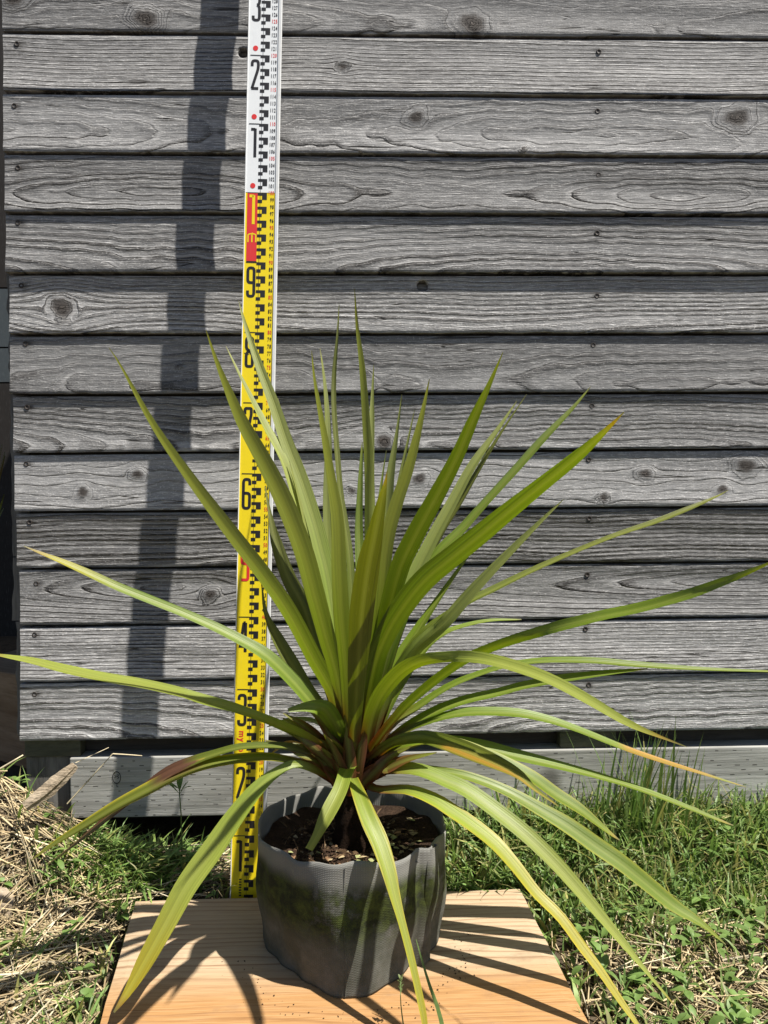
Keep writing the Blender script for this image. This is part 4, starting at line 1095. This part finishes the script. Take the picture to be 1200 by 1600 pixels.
while N < 9500:
    x, y = random.uniform(-.95, 1.05), random.uniform(.55, YW - .02)
    if not clear(x, y, .012): continue
    left = x < -.05
    dens = (.75 + .25 * (x < -.38)) if left else (.12 + .50 * float(1 - sstep(.84, .98, y)))
    if left and -.44 < x < -.30 and .99 < y < 1.10: dens = .30
    if random.random() > dens: continue
    N += 1
    L = random.uniform(.03, .13); a = random.gauss(.35, .75) if left else random.uniform(0, 6.28)
    if random.random() < .3: a = random.uniform(0, 6.28)
    dx, dy = math.cos(a) * L, math.sin(a) * L
    if not clear(x + dx, y + dy, .004) or not clear(x + dx * .5, y + dy * .5, .004): continue
    z0, z1 = float(gz(x, y)), float(gz(x + dx, y + dy)); lay = random.uniform(.001, .022) if left else random.uniform(.0, .010)
    tilt = random.gauss(0, .006)
    sw_.stalk((x, y, z0 + lay), (dx, dy, max(z1 - z0 + tilt, z1 - z0 - lay)), random.uniform(.0006, .0015), scol(), sag=random.uniform(0, .05))
tag(sw_.done('dry_straw', M['straw']), 'dry tan straw and cut stalks scattered over the ground', 'straw', kind='stuff')
N = 0
while N < 620:
    x, y = random.uniform(-.8, .95), random.uniform(.6, YW - .02)
    if not clear(x, y, .012): continue
    if x < -.05 and random.random() < .72: continue
    N += 1
    z = float(gz(x, y)); g = random.uniform(.8, 1.3); h = random.uniform(.008, .035)
    for q in range(random.randint(2, 5)):
        wd.leaflet((x, y, z + h * random.uniform(.6, 1)), random.uniform(0, 6.28), random.uniform(.009, .026), random.uniform(.005, .012), random.uniform(-.2, .7), (.12 * g, .19 * g, .048 * g))
    wd.stalk((x, y, z - .002), (0, 0, h), .0006, (.09, .13, .04))
tag(wd.done('weeds', M['grass']), 'low broad leaved weeds among the grass', 'weeds', kind='stuff')

# tall tuft of grass against the sleeper
tx, ty = at_z(985, 1300, .05).x, 1.085
tuft = Blades()
for q in range(85):
    x = tx + random.gauss(0, .036); y = min(YW - .02, ty + random.gauss(0, .012)); z = float(gz(x, y))
    tuft.blade((x, y, z), random.choice([0.2, .6, 2.6, 2.9, 1.2, -1.2]) + random.uniform(-.4, .4), random.uniform(.08, .20), random.uniform(.0030, .0052), random.uniform(.1, .55), gcol(), lean=random.uniform(.0, .3), seg=5)
tag(tuft.done('tall_grass_tuft', M['grass']), 'tall tuft of upright grass growing against the sleeper', 'grass tuft')
tuft = Blades(); tx2 = at_z(880, 1300, .05).x
for q in range(26):
    x = tx2 + random.gauss(0, .03); y = min(YW - .02, 1.09 + random.gauss(0, .012)); z = float(gz(x, y))
    tuft.blade((x, y, z), random.uniform(0, 6.28), random.uniform(.05, .095), random.uniform(.0022, .0038), random.uniform(.1, .7), gcol(), lean=random.uniform(.0, .35), seg=5)
tag(tuft.done('short_grass_tuft', M['grass']), 'shorter grass tuft by the dark knot of the sleeper', 'grass tuft')
# weed seedling in front of the sleeper
sp = Blades(); p = at(283, 1300, 1.075); z = float(gz(p.x, p.y)); top = at(280, 1232, 1.075)
sp.stalk((p.x, p.y, z), (top.x - p.x, 0, top.z - z), .0014, (.15, .20, .06), .02)
for az, L, pt in ((2.9, .034, .35), (3.3, .030, .8), (.3, .026, 1.0), (1.2, .030, 1.2), (-.5, .028, .5), (2.2, .022, 1.35)):
    sp.leaflet((top.x, top.y, top.z - random.uniform(0, .012)), az, L, .0065, pt, (.10, .17, .04))
tag(sp.done('weed_seedling', M['grass']), 'slender weed seedling with narrow leaves before the stamped sleeper', 'weed')
# bent dry stalk standing out of the straw heap
sp = Blades(); a, b_, c = at(105, 1256, 1.06), at(176, 1178, 1.07), at(222, 1181, 1.08)
for q in range(2):
    p0, p1 = ((a, b_), (b_, c))[q]; sp.stalk(p0, p1 - p0, (.0013, .0011)[q], (.55, .47, .31), (.01, .03)[q])
tag(sp.done('dry_stalk', M['straw']), 'bent dry stalk rising from the straw heap before the sleeper', 'stalk')
for (p0, p1, w, lab) in ((at(-6, 1205, 1.05), at(36, 1180, 1.05), .0018, 'straight pale stalk sticking up beside the shed corner'), (at(118, 1192, 1.06), at(170, 1168, 1.09), .0007, 'thin straight stalk before the dark gap under the shed')):
    sp = Blades(); sp.stalk(p0, p1 - p0, w, (.58, .50, .34), 0); tag(sp.done('dry_stalk', M['straw']), lab, 'stalk')
# grass sprigs in front of the board
for (pts, lab) in (([(700, 1660), (688, 1590), (668, 1530), (650, 1468)], 'long green grass blade rising before the grow bag'), ([(636, 1640), (630, 1600), (626, 1565), (626, 1528)], 'thin seeding grass stem before the grow bag')):
    sp = Blades(); Y0 = .70; P = [at(x, y, Y0 + .012 * i) for i, (x, y) in enumerate(pts)]
    root = Vector((P[0].x, P[0].y - .02, 0.0)); root.z = float(gz(root.x, fl_.y - .02)); root.y = fl_.y - .012
    P = [root] + P
    S, Ln = cr(np.array([list(p) for p in P]), 14)
    wmx = .0046 if 'long' in lab else .0014
    b0 = len(sp.v)
    for i, q in enumerate(S):
        t = i / 13; w = wmx * (1 - t ** 2.2) * .5 + .0002
        sp.v += [(q[0] - w, q[1], q[2]), (q[0] + w, q[1] + .0006, q[2] + .0004)]; sp.c += [(.10, .16, .045)] * 2
        if i: a = b0 + 2 * i - 2; sp.f.append([a, a + 1, a + 3, a + 2])
    if 'seeding' in lab:
        for q in range(12): sp.leaflet(Vector(S[-1]) + Vector((0, 0, -.0014 * q)), q * 2.4, .0055, .0028, .9, (.14, .18, .07))
    tag(sp.done('grass_sprig', M['grass']), lab, 'grass')

# ------------------------------------------------------------------ loose wood and things past the shed corner
def chunk(name, pts, th, m, label, cat, seed):
    """a split piece of wood lying along pts (world points), ragged ends"""
    r = np.random.default_rng(seed); P = np.array([list(p) for p in pts]); S, Ln = cr(P, 14); V, Fc = [], []
    tg = np.gradient(S, axis=0); pr = r.normal(size=9)
    for i, q in enumerate(S):
        t = Vector(tg[i]).normalized(); s = t.cross(Vector((0, 0, 1))).normalized(); u_ = s.cross(t)
        k = math.sin(math.pi * min(1, .18 + i / 13 * .72)) ** .6
        for a in range(9):
            an = a * 2 * math.pi / 9; rr = 1 + .30 * pr[a] + .05 * r.normal()
            w = s * math.cos(an) * th[0] * k * rr + u_ * math.sin(an) * th[1] * k * rr
            V.append(tuple(Vector(q) + w))
    for i in range(13):
        for a in range(9): Fc.append([i * 9 + a, i * 9 + (a + 1) % 9, i * 9 + 9 + (a + 1) % 9, i * 9 + 9 + a])
    Fc += [list(range(8, -1, -1)), [13 * 9 + a for a in range(9)]]
    o = obj(name, V, Fc, m); tag(o, label, cat); return o
chunk('split_wood', [at(40, 1262, 1.025), at(80, 1232, 1.04), at(118, 1196, 1.052)], (.007, .009), M['bark'], 'dry splintered wood chunk on top of the straw heap', 'wood chunk', 4)
chunk('weathered_log', [at_z(-75, 1440, .03), at_z(-25, 1425, .03), at_z(20, 1420, .028)], (.022, .028), M['bark'], 'weathered grey log end lying in the straw beside the board', 'log', 9)
# sawn timber leaning outside the corner
a = at(24, 1053, 1.20)
v, f = box_vf(-.20, 0, 0, .34, -.16, 0)
tb = obj('sawn_timber', v, f, M['tan']); bevel_mesh(tb, .002)
tb.location = (a.x, a.y, a.z); tb.rotation_euler = (math.radians(5), math.radians(-4), math.radians(-38)); tag(tb, 'tan sawn timber propped beside the shed corner', 'timber')
ps = thing('timber_prop', 'grey post holding up the sawn timber beside the shed corner', 'post', (a.x - .10, a.y + .20, 0))
v, f = box_vf(a.x - .17, a.x - .03, a.y + .12, a.y + .28, -.01, a.z - .17); obj('post', v, f, M['dark'], ps)
# strap-leaved plant behind, reddish
rp = thing('red_strap_plant', 'reddish strap leaved plant behind the shed corner', 'plant', (-.86, 1.62, 0))
for k in range(44):
    r2 = random.Random(k + 50); x0, x1 = r2.uniform(-90, -40), r2.uniform(-110, 14)
    top = r2.uniform(690, 800)
    leaf([(-50 + r2.uniform(-10, 10), 1130, 10), (x0 * .8, 1000, 16), ((x0 + x1) / 2, 880, 16), (x1, top, 2)], 1.62 + r2.uniform(-.15, .15), np.array((.10, .035, .025)) if k % 3 else LIGHT, yroot=1.62, parent=rp, red=.3)
# neighbouring wall of blue-grey panels
nbw = thing('panel_wall', 'blue grey panelled wall far behind the shed corner', 'wall', (-1.2, 2.9, 0))
zs = [0.0, at(6, 598, 2.9).z, at(6, 543, 2.9).z, at(6, 450, 2.9).z, 2.8]
for q in range(4):
    for xx in range(4):
        v, f = box_vf(-3.3 + xx * .9, -2.404 + xx * .9, 2.9, 2.93, zs[q] + .003, zs[q + 1] - .003)
        obj('panel', v, f, M['panel'] if q in (1, 2) else M['panel_shade'], nbw)  # top and bottom rows: shade and dark growth painted in as panel colour
v, f = box_vf(-3.3, .3, 2.932, 2.97, 0, 2.8); obj('frame', v, f, M['panel_shade'], nbw)
